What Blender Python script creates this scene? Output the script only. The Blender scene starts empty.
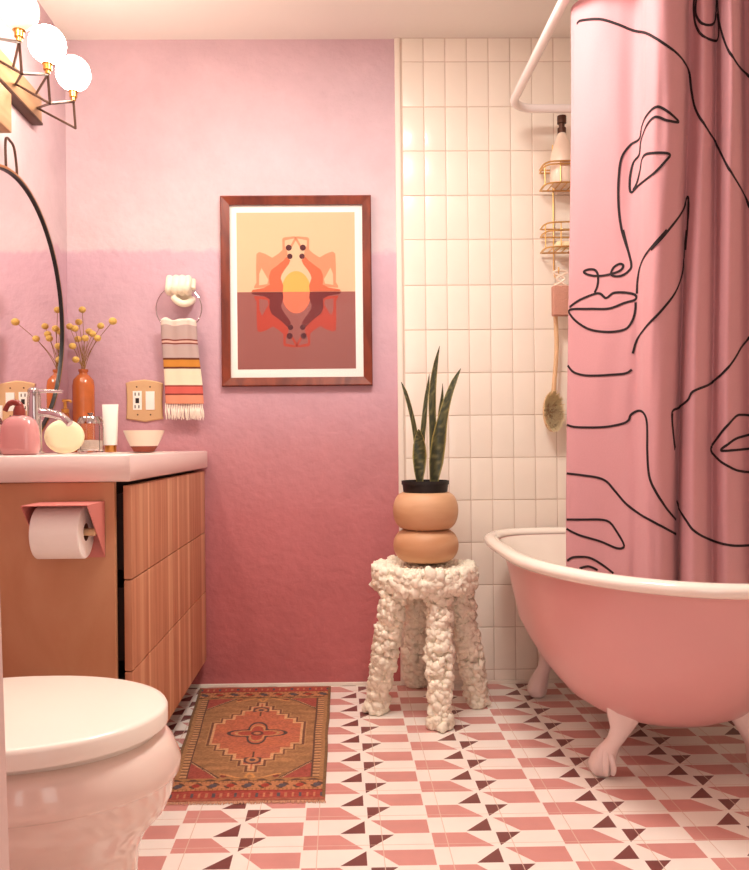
import bpy, bmesh, math, random
from mathutils import Vector, Matrix, noise
from mathutils.bvhtree import BVHTree
random.seed(7)
PI = math.pi
sc = bpy.context.scene
C = sc.collection

# ------------------------------------------------------------------ camera
F_PX, PPX, PPY, W, H = 800.0, 352.0, 444.0, 749.0, 870.0
CAM = Vector((0, 0, 0.88))
YAW, ROLL = 0.015, 0.010
R0 = Vector((math.cos(YAW), -math.sin(YAW), 0)); U0 = Vector((0, 0, 1))
FW = Vector((math.sin(YAW), math.cos(YAW), 0))
RT = R0*math.cos(ROLL) - U0*math.sin(ROLL)
UP = U0*math.cos(ROLL) + R0*math.sin(ROLL)
def ray(x, y):
    return FW + RT*((x-PPX)/F_PX) - UP*((y-PPY)/F_PX)
def P(x, y, X=None, Y=None, Z=None):
    d = ray(x, y)
    if X is not None: t = X/d.x
    elif Y is not None: t = Y/d.y
    else: t = (Z-CAM.z)/d.z
    return CAM + d*t
cd = bpy.data.cameras.new('camera'); cam = bpy.data.objects.new('camera', cd); C.objects.link(cam)
cam.matrix_world = Matrix(((RT.x, UP.x, -FW.x, CAM.x), (RT.y, UP.y, -FW.y, CAM.y), (RT.z, UP.z, -FW.z, CAM.z), (0, 0, 0, 1)))
cd.sensor_fit = 'AUTO'; cd.sensor_width = 36; cd.lens = F_PX/H*36
cd.shift_x = (W/2-PPX)/H; cd.shift_y = (PPY-H/2)/H; cd.clip_start = 0.02
sc.camera = cam

# ------------------------------------------------------------------ materials
def lin(c):
    return tuple(((v/255)/12.92 if v/255 <= .04045 else ((v/255+.055)/1.055)**2.4) for v in c) + (1,)
def mat(name, col, rough=.5, metal=0, var=0, vs=8, bump=0, bs=60, coat=0, trans=0, emit=None, estr=0, ior=1.45, sss=0, attr=None, sheen=0, stretch=None):
    m = bpy.data.materials.new(name); m.use_nodes = True
    nt = m.node_tree; b = nt.nodes['Principled BSDF']; L = nt.links.new
    b.inputs['Base Color'].default_value = lin(col); b.inputs['Roughness'].default_value = rough
    b.inputs['Metallic'].default_value = metal; b.inputs['Coat Weight'].default_value = coat
    b.inputs['Transmission Weight'].default_value = trans; b.inputs['IOR'].default_value = ior
    b.inputs['Sheen Weight'].default_value = sheen
    if sss: b.inputs['Subsurface Weight'].default_value = sss; b.inputs['Subsurface Radius'].default_value = (.01, .006, .004)
    if emit: b.inputs['Emission Color'].default_value = lin(emit); b.inputs['Emission Strength'].default_value = estr
    tc = nt.nodes.new('ShaderNodeTexCoord'); co = tc.outputs['Object']
    if stretch:
        mp = nt.nodes.new('ShaderNodeMapping'); mp.inputs['Scale'].default_value = stretch; L(co, mp.inputs['Vector']); co = mp.outputs['Vector']
    src = None
    if attr:
        a = nt.nodes.new('ShaderNodeAttribute'); a.attribute_name = attr; src = a.outputs['Color']
    if var:
        n = nt.nodes.new('ShaderNodeTexNoise'); n.inputs['Scale'].default_value = vs; n.inputs['Detail'].default_value = 6; L(co, n.inputs['Vector'])
        h = nt.nodes.new('ShaderNodeHueSaturation')
        mr = nt.nodes.new('ShaderNodeMapRange'); mr.inputs['From Min'].default_value = .3; mr.inputs['From Max'].default_value = .7
        mr.inputs['To Min'].default_value = 1-var; mr.inputs['To Max'].default_value = 1+var
        L(n.outputs['Fac'], mr.inputs['Value']); L(mr.outputs['Result'], h.inputs['Value'])
        if src: L(src, h.inputs['Color'])
        else: h.inputs['Color'].default_value = lin(col)
        src = h.outputs['Color']
    if src: L(src, b.inputs['Base Color'])
    if bump:
        n2 = nt.nodes.new('ShaderNodeTexNoise'); n2.inputs['Scale'].default_value = bs; n2.inputs['Detail'].default_value = 5; L(co, n2.inputs['Vector'])
        bp = nt.nodes.new('ShaderNodeBump'); bp.inputs['Strength'].default_value = bump; bp.inputs['Distance'].default_value = .01
        L(n2.outputs['Fac'], bp.inputs['Height']); L(bp.outputs['Normal'], b.inputs['Normal'])
    return m

def paint_mat():
    m = mat('ombre_pink_plaster', (220, 160, 175), .75, bump=.4, bs=35)
    nt = m.node_tree; L = nt.links.new; N = nt.nodes.new
    b = nt.nodes['Principled BSDF']
    g = N('ShaderNodeNewGeometry'); sx = N('ShaderNodeSeparateXYZ'); L(g.outputs['Position'], sx.inputs[0])
    n = N('ShaderNodeTexNoise'); n.inputs['Scale'].default_value = 1.6; n.inputs['Detail'].default_value = 4; L(g.outputs['Position'], n.inputs['Vector'])
    n3 = N('ShaderNodeTexNoise'); n3.inputs['Scale'].default_value = 26; n3.inputs['Detail'].default_value = 6; L(g.outputs['Position'], n3.inputs['Vector'])
    def mth(op, a, bb):
        q = N('ShaderNodeMath'); q.operation = op
        for i, v in enumerate((a, bb)):
            if isinstance(v, (int, float)): q.inputs[i].default_value = v
            else: L(v, q.inputs[i])
        return q.outputs[0]
    z = mth('ADD', sx.outputs['Z'], mth('MULTIPLY', mth('SUBTRACT', n.outputs['Fac'], .5), .05))
    z = mth('ADD', z, mth('MULTIPLY', mth('SUBTRACT', n3.outputs['Fac'], .5), .05))
    z = mth('DIVIDE', z, 2.36)
    r = N('ShaderNodeValToRGB'); L(z, r.inputs[0]); e = r.color_ramp.elements
    stops = [(0, (192, 108, 108)), (.14, (196, 112, 114)), (.26, (196, 120, 124)), (.36, (200, 138, 144)), (.42, (202, 152, 162)), (.47, (208, 164, 176)),
             (.56, (210, 172, 184)), (.670, (210, 174, 188)), (.674, (218, 196, 200)), (.82, (214, 188, 196)), (1, (206, 174, 182))]
    e[0].position = 0; e[0].color = lin(stops[0][1]); e[1].position = 1; e[1].color = lin(stops[-1][1])
    for p, c in stops[1:-1]:
        q = e.new(p); q.color = lin(c)
    n4 = N('ShaderNodeTexNoise'); n4.inputs['Scale'].default_value = 4; n4.inputs['Detail'].default_value = 8; n4.inputs['Roughness'].default_value = .7; L(g.outputs['Position'], n4.inputs['Vector'])
    mr = N('ShaderNodeMapRange'); mr.inputs['From Min'].default_value = .3; mr.inputs['From Max'].default_value = .7; mr.inputs['To Min'].default_value = .91; mr.inputs['To Max'].default_value = 1.08
    L(n4.outputs['Fac'], mr.inputs['Value'])
    h = N('ShaderNodeHueSaturation'); L(r.outputs['Color'], h.inputs['Color']); L(mr.outputs['Result'], h.inputs['Value'])
    L(h.outputs['Color'], b.inputs['Base Color'])
    return m

def wood_mat(name, base, dark, scale=(1, 1, .08), ns=22, rough=.45, mixf=.6):
    m = mat(name, base, rough, bump=.03, bs=90); nt = m.node_tree; L = nt.links.new; N = nt.nodes.new
    tc = N('ShaderNodeTexCoord'); mp = N('ShaderNodeMapping'); mp.inputs['Scale'].default_value = scale; L(tc.outputs['Object'], mp.inputs['Vector'])
    n = N('ShaderNodeTexNoise'); n.inputs['Scale'].default_value = ns; n.inputs['Detail'].default_value = 8; n.inputs['Distortion'].default_value = .6; L(mp.outputs['Vector'], n.inputs['Vector'])
    r = N('ShaderNodeValToRGB'); r.color_ramp.elements[0].position = .3; r.color_ramp.elements[0].color = lin(dark)
    r.color_ramp.elements[1].position = .65; r.color_ramp.elements[1].color = lin(base); L(n.outputs['Fac'], r.inputs[0])
    L(r.outputs['Color'], nt.nodes['Principled BSDF'].inputs['Base Color'])
    return m

M = {}
M['paint'] = paint_mat()
M['ceiling'] = mat('ceiling_paint', (240, 232, 224), .8, bump=.06, bs=50)
M['white_trim'] = mat('white_trim', (240, 228, 214), .5)
M['jamb'] = mat('jamb_paint', (224, 196, 190), .5)
M['tile'] = mat('cream_glazed_tile', (246, 234, 220), .22, var=.02, vs=6, coat=.3, bump=.02, bs=14)
M['grout'] = mat('tan_grout', (220, 200, 184), .9)
M['floor_cream'] = mat('cream_cement_tile', (248, 238, 228), .38, var=.03, vs=9, coat=.1)
M['floor_pink'] = mat('rose_cement_tile', (214, 150, 142), .38, var=.05, vs=14, coat=.1)
M['floor_dark'] = mat('maroon_cement_tile', (124, 72, 68), .38, var=.08, vs=14, coat=.1)
M['floor_seam'] = mat('floor_tile_joint', (226, 200, 184), .8)
M['counter'] = mat('pale_pink_ceramic', (242, 222, 214), .25, coat=.4)
M['ply'] = wood_mat('birch_side_panel', (210, 156, 120), (196, 136, 98), (1, 1, .5), 6, .45)
M['ply_dark'] = mat('dark_gap', (40, 18, 12), .8)
M['porc'] = mat('glossy_porcelain', (240, 216, 204), .12, coat=.6)
M['seat'] = mat('matt_seat_plastic', (250, 240, 228), .3, coat=.2)
M['tubpink'] = mat('pink_enamel', (230, 168, 166), .32, var=.03, vs=5, coat=.25)
M['tubwhite'] = mat('white_enamel', (250, 238, 226), .15, coat=.6)
M['foot'] = mat('painted_iron_white', (246, 224, 218), .35, coat=.3, bump=.08, bs=60)
M['curtain'] = mat('pink_cotton', (204, 146, 150), .85, var=.02, vs=300, sheen=.15, bump=.03, bs=250)
M['ink'] = mat('black_ink', (34, 18, 22), .8)
M['rod'] = mat('white_rod', (248, 236, 232), .3, coat=.3)
M['brass'] = mat('brushed_brass', (205, 150, 80), .3, 1)
M['dark_brass'] = mat('aged_brass', (86, 58, 46), .5, .6)
M['gold'] = mat('gold_wire', (222, 178, 112), .3, .8)
M['chrome'] = mat('chrome', (205, 200, 200), .06, 1)
M['mirror'] = mat('mirror_silver', (248, 240, 240), .01, 1)
M['black'] = mat('black_metal', (24, 18, 18), .4)
M['globe'] = mat('lit_opal_glass', (255, 250, 240), .2, emit=(255, 242, 222), estr=46)
M['globe_dim'] = mat('dim_opal_glass', (240, 244, 236), .25, emit=(255, 240, 220), estr=.55)
M['board'] = wood_mat('fixture_wood', (178, 138, 104), (150, 108, 76), (1, .1, 1), 20)
M['frame'] = wood_mat('cherry_frame_wood', (134, 58, 34), (96, 36, 22), (1, 1, .3), 26, .35)
M['paper'] = mat('mat_board', (252, 244, 236), .8)
M['tan_plate'] = mat('satin_brass_plate', (222, 182, 136), .4, .35)
M['white_plastic'] = mat('white_plastic', (252, 246, 236), .3)
M['slot'] = mat('dark_slot', (40, 28, 26), .6)
M['handc'] = mat('cream_ceramic', (250, 240, 214), .3, coat=.4)
M['amber'] = mat('amber_stoneware', (190, 100, 48), .22, var=.12, vs=25, coat=.6)
M['amber_glass'] = mat('amber_glass', (178, 96, 40), .1, trans=.5)
M['stem'] = mat('dry_stem', (150, 110, 60), .8)
M['ball'] = mat('yellow_ball_flower', (234, 192, 104), .9, var=.15, vs=200, bump=.6, bs=500)
M['pinkpot'] = mat('pink_glaze', (214, 148, 146), .22, coat=.5)
M['redpump'] = mat('red_brown_pump', (140, 52, 42), .35, coat=.3)
M['soap'] = mat('cream_soap', (248, 236, 196), .6, bump=.08, bs=40, sss=.2)
M['glass'] = mat('clear_glass', (255, 250, 246), .04, trans=1, ior=1.4)
M['salts'] = mat('white_bath_salts', (250, 240, 230), .8, bump=.4, bs=200)
M['terra'] = mat('dark_terracotta', (150, 72, 50), .6)
M['bowlw'] = mat('cream_glaze', (250, 236, 214), .3, coat=.4)
M['tp'] = mat('tissue_paper', (252, 242, 236), .95, bump=.15, bs=120)
M['card'] = mat('cardboard_core', (120, 72, 50), .9)
M['pinkmetal'] = mat('pink_powdercoat', (214, 130, 122), .45)
M['beech'] = mat('beech_wood', (224, 182, 140), .5, var=.06, vs=30)
M['popcorn'] = mat('knobbly_cream_foam', (250, 240, 220), .75, var=.06, vs=40, bump=.25, bs=220)
M['planter'] = wood_mat('turned_pale_wood', (214, 168, 130), (196, 142, 102), (.6, .6, 3.5), 5, .5)
M['blackpot'] = mat('black_nursery_pot', (26, 20, 18), .5)
M['soil'] = mat('soil', (60, 40, 30), .95, bump=.6, bs=200)
M['leaf'] = mat('snake_plant_leaf', (70, 80, 50), .4, attr='col', coat=.15)
M['rug'] = mat('wool_rug_pile', (160, 100, 60), .95, attr='col', var=.22, vs=120, bump=.5, bs=420)
M['fringe'] = mat('rug_fringe', (214, 160, 130), .95)
M['towel'] = mat('woven_towel', (240, 220, 200), .95, attr='col', bump=.35, bs=700)
M['tfringe'] = mat('cotton_fringe', (246, 232, 216), .95)
M['bristle'] = mat('tan_bristles', (248, 226, 182), .9, bump=.5, bs=400)
M['loofah'] = mat('pink_brown_pad', (206, 148, 128), .9, bump=.5, bs=200)
M['bottle'] = mat('white_bottle', (250, 226, 206), .3, coat=.2)
def flat(name, c): return mat(name, c, .7)

# oak front with plank strips
def front_mat():
    m = wood_mat('striped_oak_front', (202, 142, 108), (182, 116, 84), (1, 1, .06), 40, .45)
    nt = m.node_tree; L = nt.links.new; N = nt.nodes.new
    b = nt.nodes['Principled BSDF']; old = b.inputs['Base Color'].links[0].from_socket
    g = N('ShaderNodeNewGeometry'); sx = N('ShaderNodeSeparateXYZ'); L(g.outputs['Position'], sx.inputs[0])
    w = N('ShaderNodeTexNoise'); w.noise_dimensions = '1D'; w.inputs['Scale'].default_value = 15; w.inputs['Detail'].default_value = 2
    L(sx.outputs['Y'], w.inputs['W'])
    r = N('ShaderNodeValToRGB'); r.color_ramp.elements[0].position = .56; r.color_ramp.elements[1].position = .66
    r.color_ramp.elements[0].color = (0, 0, 0, 1); r.color_ramp.elements[1].color = (1, 1, 1, 1); L(w.outputs['Fac'], r.inputs[0])
    mx = N('ShaderNodeMix'); mx.data_type = 'RGBA'; L(r.outputs['Color'], mx.inputs['Factor']); L(old, mx.inputs['A']); mx.inputs['B'].default_value = lin((222, 172, 134))
    L(mx.outputs['Result'], b.inputs['Base Color'])
    return m
M['oak'] = front_mat()

# ------------------------------------------------------------------ builders
def origin(o):
    v = Vector((0, 0, 0))
    while o: v += o.location; o = o.parent
    return v
class MB:
    def __init__(s): s.v = []; s.f = []; s.mi = []; s.cur = 0
    def add(s, vs, fs):
        n = len(s.v); s.v += [tuple(p) for p in vs]; s.f += [tuple(i+n for i in f) for f in fs]; s.mi += [s.cur]*len(fs); return s
    def box(s, a, b, bev=0):
        x0, y0, z0 = [min(a[i], b[i]) for i in range(3)]; x1, y1, z1 = [max(a[i], b[i]) for i in range(3)]
        if not bev:
            return s.add([(x0,y0,z0),(x1,y0,z0),(x1,y1,z0),(x0,y1,z0),(x0,y0,z1),(x1,y0,z1),(x1,y1,z1),(x0,y1,z1)],
                         [(0,3,2,1),(4,5,6,7),(0,1,5,4),(1,2,6,5),(2,3,7,6),(3,0,4,7)])
        bm = bmesh.new(); bmesh.ops.create_cube(bm, size=1)
        for v in bm.verts: v.co = Vector(((x0+x1)/2+v.co.x*(x1-x0), (y0+y1)/2+v.co.y*(y1-y0), (z0+z1)/2+v.co.z*(z1-z0)))
        bmesh.ops.bevel(bm, geom=list(bm.edges), offset=bev, segments=3, profile=.6, affect='EDGES')
        bm.verts.ensure_lookup_table()
        s.add([v.co[:] for v in bm.verts], [[v.index for v in f.verts] for f in bm.faces]); bm.free(); return s
    def rings(s, rs, cap0=True, cap1=True, closed=False):
        n = len(rs[0]); vs = [p for r in rs for p in r]; fs = []
        for k in range(len(rs)-(0 if closed else 1)):
            a = k*n; b = ((k+1) % len(rs))*n
            for i in range(n): j = (i+1) % n; fs.append((a+i, a+j, b+j, b+i))
        if not closed:
            if cap0: fs.append(tuple(range(n-1, -1, -1)))
            if cap1: fs.append(tuple((len(rs)-1)*n+i for i in range(n)))
        return s.add(vs, fs)
    def tube(s, pts, r, n=10, closed=False, flatn=None):
        pts = [Vector(p) for p in pts]; m = len(pts); rs = []
        rad = r if isinstance(r, (list, tuple)) else [r]*m
        up = None
        for i, p in enumerate(pts):
            if closed: t = (pts[(i+1) % m]-pts[i-1]).normalized()
            else: t = (pts[min(i+1, m-1)]-pts[max(i-1, 0)]).normalized()
            if up is None:
                up = Vector((0, 0, 1)) if abs(t.z) < .9 else Vector((1, 0, 0))
            a = t.cross(up).normalized(); up = a.cross(t).normalized()
            rs.append([p + (a*math.cos(2*PI*k/n) + up*math.sin(2*PI*k/n))*rad[i] for k in range(n)])
        return s.rings(rs, closed=closed)
    def lathe(s, prof, c=(0, 0, 0), n=40, axis='Z', closed=False, sx=1, sy=1):
        rs = []
        for r, h in prof:
            ring = []
            for k in range(n):
                a = 2*PI*k/n; u, w = r*math.cos(a)*sx, r*math.sin(a)*sy
                if axis == 'Z': q = (c[0]+u, c[1]+w, c[2]+h)
                elif axis == 'X': q = (c[0]+h, c[1]+u, c[2]+w)
                else: q = (c[0]+w, c[1]+h, c[2]+u)
                ring.append(q)
            rs.append(ring)
        return s.rings(rs, closed=closed)
    def sphere(s, c, r, seg=20, rr=12, sc_=(1, 1, 1)):
        prof = [(max(1e-4, r*math.sin(PI*k/rr)), -r*math.cos(PI*k/rr)) for k in range(rr+1)]
        rs = [[(c[0]+p*math.cos(2*PI*k/seg)*sc_[0], c[1]+p*math.sin(2*PI*k/seg)*sc_[1], c[2]+h*sc_[2]) for k in range(seg)] for p, h in prof]
        return s.rings(rs)
    def poly(s, pts): return s.add(pts, [tuple(range(len(pts)))])
    def prism(s, pts, d):
        d = Vector(d); n = len(pts); a = [Vector(p) for p in pts]; b = [p+d for p in a]
        fs = [tuple(range(n-1, -1, -1)), tuple(range(n, 2*n))] + [(i, (i+1) % n, n+(i+1) % n, n+i) for i in range(n)]
        return s.add(a+b, fs)
    def build(s, name, m, parent=None, smooth=True, ang=40, cols=None, recenter=True):
        me = bpy.data.meshes.new(name)
        if parent is not None: o0 = origin(parent)
        elif recenter:
            xs = [v[0] for v in s.v]; ys = [v[1] for v in s.v]; zs = [v[2] for v in s.v]
            o0 = Vector(((min(xs)+max(xs))/2, (min(ys)+max(ys))/2, min(zs)))
        else: o0 = Vector((0, 0, 0))
        me.from_pydata([(v[0]-o0.x, v[1]-o0.y, v[2]-o0.z) for v in s.v], [], s.f)
        bm = bmesh.new(); bm.from_mesh(me)
        if cols is None: bmesh.ops.recalc_face_normals(bm, faces=bm.faces)
        bm.to_mesh(me); bm.free()
        ms = m if isinstance(m, list) else [m]
        for q in ms: me.materials.append(q)
        if len(ms) > 1:
            for p, k in zip(me.polygons, s.mi): p.material_index = k
        if cols:
            at = me.color_attributes.new('col', 'FLOAT_COLOR', 'POINT')
            for i, c in enumerate(cols): at.data[i].color = c
        if smooth:
            for p in me.polygons: p.use_smooth = True
            me.set_sharp_from_angle(angle=math.radians(ang))
        o = bpy.data.objects.new(name, me); C.objects.link(o)
        if parent is not None: o.parent = parent
        else: o.location = o0
        return o
def thing(name, label, cat, loc, group=None):
    o = bpy.data.objects.new(name, None); C.objects.link(o); o.location = loc; o.empty_display_size = .02
    o['label'] = label; o['category'] = cat
    if group: o['group'] = group
    return o
def tag(o, label, cat, group=None):
    o['label'] = label; o['category'] = cat
    if group: o['group'] = group
    return o
def struct(name, mb, m, **k):
    o = mb.build(name, m, recenter=False, **k); o['kind'] = 'structure'; return o
def catmull(pts, n=6, closed=False):
    pts = [Vector(p) for p in pts]; out = []; m = len(pts)
    for i in range(m if closed else m-1):
        if closed: p0, p1, p2, p3 = pts[i-1], pts[i], pts[(i+1) % m], pts[(i+2) % m]
        else: p0, p1, p2, p3 = pts[max(i-1, 0)], pts[i], pts[i+1], pts[min(i+2, m-1)]
        for k in range(n):
            t = k/n
            out.append(.5*((2*p1)+(p2-p0)*t+(2*p0-5*p1+4*p2-p3)*t*t+(3*p1-p0-3*p2+p3)*t**3))
    if not closed: out.append(pts[-1])
    return out
def circle(c, r, n=48, axis='Y', ry=None):
    ry = ry or r
    if axis == 'Y': return [Vector((c[0]+r*math.cos(2*PI*k/n), c[1], c[2]+ry*math.sin(2*PI*k/n))) for k in range(n)]
    if axis == 'X': return [Vector((c[0], c[1]+r*math.cos(2*PI*k/n), c[2]+ry*math.sin(2*PI*k/n))) for k in range(n)]
    return [Vector((c[0]+r*math.cos(2*PI*k/n), c[1]+ry*math.sin(2*PI*k/n), c[2])) for k in range(n)]
def in_poly(x, y, poly):
    c = False; j = len(poly)-1
    for i in range(len(poly)):
        if (poly[i][1] > y) != (poly[j][1] > y) and x < (poly[j][0]-poly[i][0])*(y-poly[i][1])/(poly[j][1]-poly[i][1])+poly[i][0]: c = not c
        j = i
    return c

# ------------------------------------------------------------------ the room
YB, XL, XR, YF, ZC = 2.921, -.985, 1.48, -.75, 2.358
XT = P(402.5, 444, Y=YB).x                       # where the tiling starts
struct('wall_back', MB().box((XL-.1, YB, 0), (XR+.1, YB+.1, ZC)), M['paint'])
struct('wall_left', MB().box((XL-.1, YF, 0), (XL, YB, ZC)), M['paint'])
struct('wall_right', MB().box((XR, YF, 0), (XR+.1, YB, ZC)), M['tile'])
mb = MB()                                        # front wall with a doorway behind the camera
mb.box((XL-.1, YF-.1, 0), (-.35, YF, ZC)); mb.box((.55, YF-.1, 0), (XR+.1, YF, ZC)); mb.box((-.35, YF-.1, 2.05), (.55, YF, ZC))
struct('wall_front', mb, M['paint'])
struct('ceiling', MB().box((XL-.1, YF-.1, ZC), (XR+.1, YB+.1, ZC+.1)), M['ceiling'])
# floor: cement tiles with the star pattern
S, PD = .2868, .1378
A0 = P(368.2, 849.9, Z=0)
mb = MB(); mb.cur = 0
mb.box((XL-.1, YF-.1, -.06), (XR+.1, YB+.1, 0))
def flo(pts, cx, cy, k):
    mb.cur = k
    q = [(cx+x, cy-d) for x, d in pts]
    q = [(min(max(x, XL), XR), min(max(y, YF), YB)) for x, y in q]
    xs = [a for a, _ in q]; ys = [b for _, b in q]
    if max(xs)-min(xs) < .004 or max(ys)-min(ys) < .004: return
    mb.prism([(x, y, -.0005) for x, y in q], (0, 0, .0008))
hs, hp = S/2, PD/2
pinkR = [(.011, .003), (hs-.002, .003), (hs-.002, hp-.0025), (.062, hp-.0025)]
darkR = [(.004, hp+.004), (.060, hp+.004), (.004, PD-.006)]
for i in range(-5, 7):
    for j in range(-18, 12):
        cx = A0.x + i*S; cy = A0.y + j*PD + i*.004
        for pts, k in ((pinkR, 1), (darkR, 2)):
            flo(pts, cx, cy, k); flo([(-x, PD-d) for x, d in pts], cx, cy, k)
for i in range(-8, 14):
    x = A0.x + .033 + i*S/2
    if XL < x < XR: mb.cur = 3; mb.box((x-.0009, YF, 0), (x+.0009, YB, .0005))
for j in range(-16, 12):
    y = A0.y + j*PD + .02
    if YF < y < YB: mb.cur = 3; mb.box((XL, y-.0007, 0), (XR, y+.0007, .0004))
struct('floor', mb, [M['floor_cream'], M['floor_pink'], M['floor_dark'], M['floor_seam']], smooth=False)
# tiled part of the back wall
mb = MB(); mb.cur = 0
mb.box((XT+.004, YB-.0088, 0), (XR, YB, ZC))
cols_x = [P(405.3+21.55*k, 444, Y=YB).x for k in range(0, 20)]
rows_px = [38, 63, 108, 152, 196.5, 240.5, 286, 330.5, 373.3, 415.8, 458.2, 500.4, 542.6, 585, 627.2, 669.5, 690]
rows_z = [P(440, y, Y=YB).z for y in rows_px]; rows_z[0] = ZC-.001; rows_z[-1] = .012
mb.cur = 1
for a, b in zip(cols_x, cols_x[1:]+[XR]):
    if a > XR-.01: break
    for z1, z0 in zip(rows_z, rows_z[1:]):
        if z1-z0 < .02: continue
        n0 = len(mb.v); mb.box((a+.0014, YB-.011, z0+.0014), (min(b, XR)-.0014, YB-.004, z1-.0014), .0022)
        tx, tz = random.uniform(-.004, .004), random.uniform(-.004, .004)
        for q in range(n0, len(mb.v)):
            v = mb.v[q]; mb.v[q] = (v[0], v[1]+tx*(v[0]-a)+tz*(v[2]-z0), v[2])
struct('wall_back_tiled', mb, [M['grout'], M['tile']])
struct('trim_1', MB().box((XT-.016, YB-.014, 0), (XT+.004, YB, ZC), .003), M['white_trim'])
struct('baseboard_back', MB().box((XL, YB-.010, 0), (XT-.016, YB, .012), .002), M['white_trim'])
struct('baseboard_tiled', MB().box((XT+.004, YB-.016, 0), (XR, YB-.0115, .014), .002), M['white_trim'])
# painted door casing close to the camera on the left, leaning very slightly
yj = .62
a0 = P(9.5, 869, Y=yj+.035); a1 = P(0, 592, Y=yj+.035); dxz = (a1.x-a0.x)/(a1.z-a0.z)
def jx(z): return a0.x + dxz*(z-a0.z)
mb = MB(); mb.prism([(jx(0), yj, 0), (jx(2.3), yj, 2.3), (jx(2.3)-.12, yj, 2.3), (jx(0)-.12, yj, 0)], (0, .035, 0))
struct('trim_2', mb, M['jamb'])

# ------------------------------------------------------------------ vanity
XF = -.489; YN = 1.862; ZT = .861
v = thing('vanity_cabinet', 'oak bathroom cabinet with three striped drawer fronts beside the toilet', 'cabinet', ((XL+XF)/2, 2.38, .10))
MB().box((XL+.002, YN, .10), (-.524, YN+.018, .797), .001).build('side_panel', M['ply'], v)
MB().box((XL+.002, YN+.018, .11), (-.530, YB-.016, .797)).build('carcass', M['ply_dark'], v)
for z0, z1 in ((.5695, .788), (.3555, .5665), (.108, .3525)):
    d = MB().box((-.507, YN+.012, z0), (XF, YB-.03, z1), .0015).build('drawer', M['oak'], v)
    MB().box((-.528, YN+.03, z0+.02), (-.508, YB-.06, z1-.02)).build('drawer_box', M['ply_dark'], d)
# counter with basin
def sq(t):   # unit square perimeter, t in 0..1
    s = (t % 1)*4; k = int(s); f = s-k
    return [(-1+2*f, -1), (1, -1+2*f), (1-2*f, 1), (-1, 1-2*f)][k]
def ringq(cx, cy, hx, hy, z, rnd, n=64):
    out = []
    for k in range(n):
        x, y = sq(k/n)
        if rnd: x, y = x*math.sqrt(1-rnd*y*y/2), y*math.sqrt(1-rnd*x*x/2)
        out.append((cx+x*hx, cy+y*hy, z))
    return out
cx, cy = (XL+.003+-.481)/2, (1.838+YB-.014)/2; hx, hy = (-.481-XL-.003)/2, (YB-.014-1.838)/2
mb = MB()
mb.rings([ringq(cx, cy, hx-.004, hy-.004, .799, 0), ringq(cx, cy, hx, hy, .803, 0), ringq(cx, cy, hx, hy, ZT-.004, 0), ringq(cx, cy, hx-.004, hy-.004, ZT, 0),
          ringq(cx+.05, cy, .155, .25, ZT, .5), ringq(cx+.05, cy, .15, .245, ZT-.008, .6), ringq(cx+.05, cy, .13, .21, ZT-.04, .8), ringq(cx+.05, cy, .05, .09, ZT-.050, 1)])
# basin is shallow: keep it within the slab
ct = mb.build('countertop', M['counter'], None, ang=50)
tag(ct, 'pale pink ceramic counter slab with basin on top of the oak cabinet', 'countertop')

# ------------------------------------------------------------------ toilet paper holder and roll
h = thing('toilet_paper_holder', 'folded pink metal paper holder on the cabinet side', 'paper holder', (-.62, YN-.002, .60))
Yb = YN
x0, x1 = -.690, -.546; zt = P(95, 503, Y=1.80).z; yf = 1.735; zb = P(107, 558, Y=YN).z; th = .0018
mb = MB(); mb.box((x0, Yb-th, zt-.13), (x1, Yb, zt)); mb.box((x0, yf, zt-th), (x1, Yb, zt)); mb.build('back_plate', M['pinkmetal'], h)
for xx in (x0, x1-th):
    MB().prism([(xx, yf, zt-th), (xx, Yb, zt-th), (xx, Yb, zt-.13)], (th, 0, 0)).build('side_plate', M['pinkmetal'], h)
yr, zr, rr = Yb-.065, zt-.0645, .0588
MB().tube([(x0+.003, yr, zr), (x1-.003, yr, zr)], .0085, 16).build('spindle', M['beech'], h)
t = thing('toilet_roll', 'white toilet paper roll hanging in the pink holder', 'toilet roll', (-.62, yr, zr-rr))
prof = [(.020, -.053), (rr-.002, -.053), (rr, -.051), (rr, .051), (rr-.002, .053), (.020, .053)]
mb = MB(); mb.lathe(prof, (-.622, yr, zr), 48, 'X', closed=True)
mb.build('paper', M['tp'], t)
MB().lathe([(.0185, -.0525), (.0199, -.0525), (.0199, .0525), (.0185, .0525)], (-.622, yr, zr), 32, 'X', closed=True).build('core', M['card'], t)

# ------------------------------------------------------------------ toilet
TY = 1.345; TX = -.55
def egg(z, a, b, w, n=56, cx=TX, cy=TY):
    out = []
    for k in range(n):
        t = 2*PI*k/n; c, s_ = math.cos(t), math.sin(t)
        ex = 2.0 if c > 0 else 2.6
        x = math.copysign(abs(c)**(2/ex), c)*(a if c > 0 else b); y = math.copysign(abs(s_)**(2/ex), s_)*w
        out.append((cx+x, cy+y, z))
    return out
to = thing('toilet', 'glossy pinkish white toilet with closed lid by the cabinet', 'toilet', (TX, TY, 0))
prof = [(0, .212, .31, .128), (.008, .217, .32, .132), (.05, .210, .32, .126), (.12, .203, .31, .118), (.17, .202, .30, .118), (.212, .206, .285, .126),
        (.24, .220, .28, .142), (.272, .250, .275, .165), (.30, .262, .27, .182), (.328, .268, .27, .187), (.3305, .270, .272, .190), (.336, .275, .272, .197), (.352, .276, .272, .1995),
        (.380, .264, .27, .1965), (.397, .250, .265, .186)]
MB().rings([egg(z, a, b, w) for z, a, b, w in prof]).build('bowl', M['porc'], to, ang=60)
MB().rings([egg(z, a, b, w) for z, a, b, w in ((.3975, .236, .21, .166), (.4115, .236, .21, .166))]).build('seat', M['seat'], to, ang=60)
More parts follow.
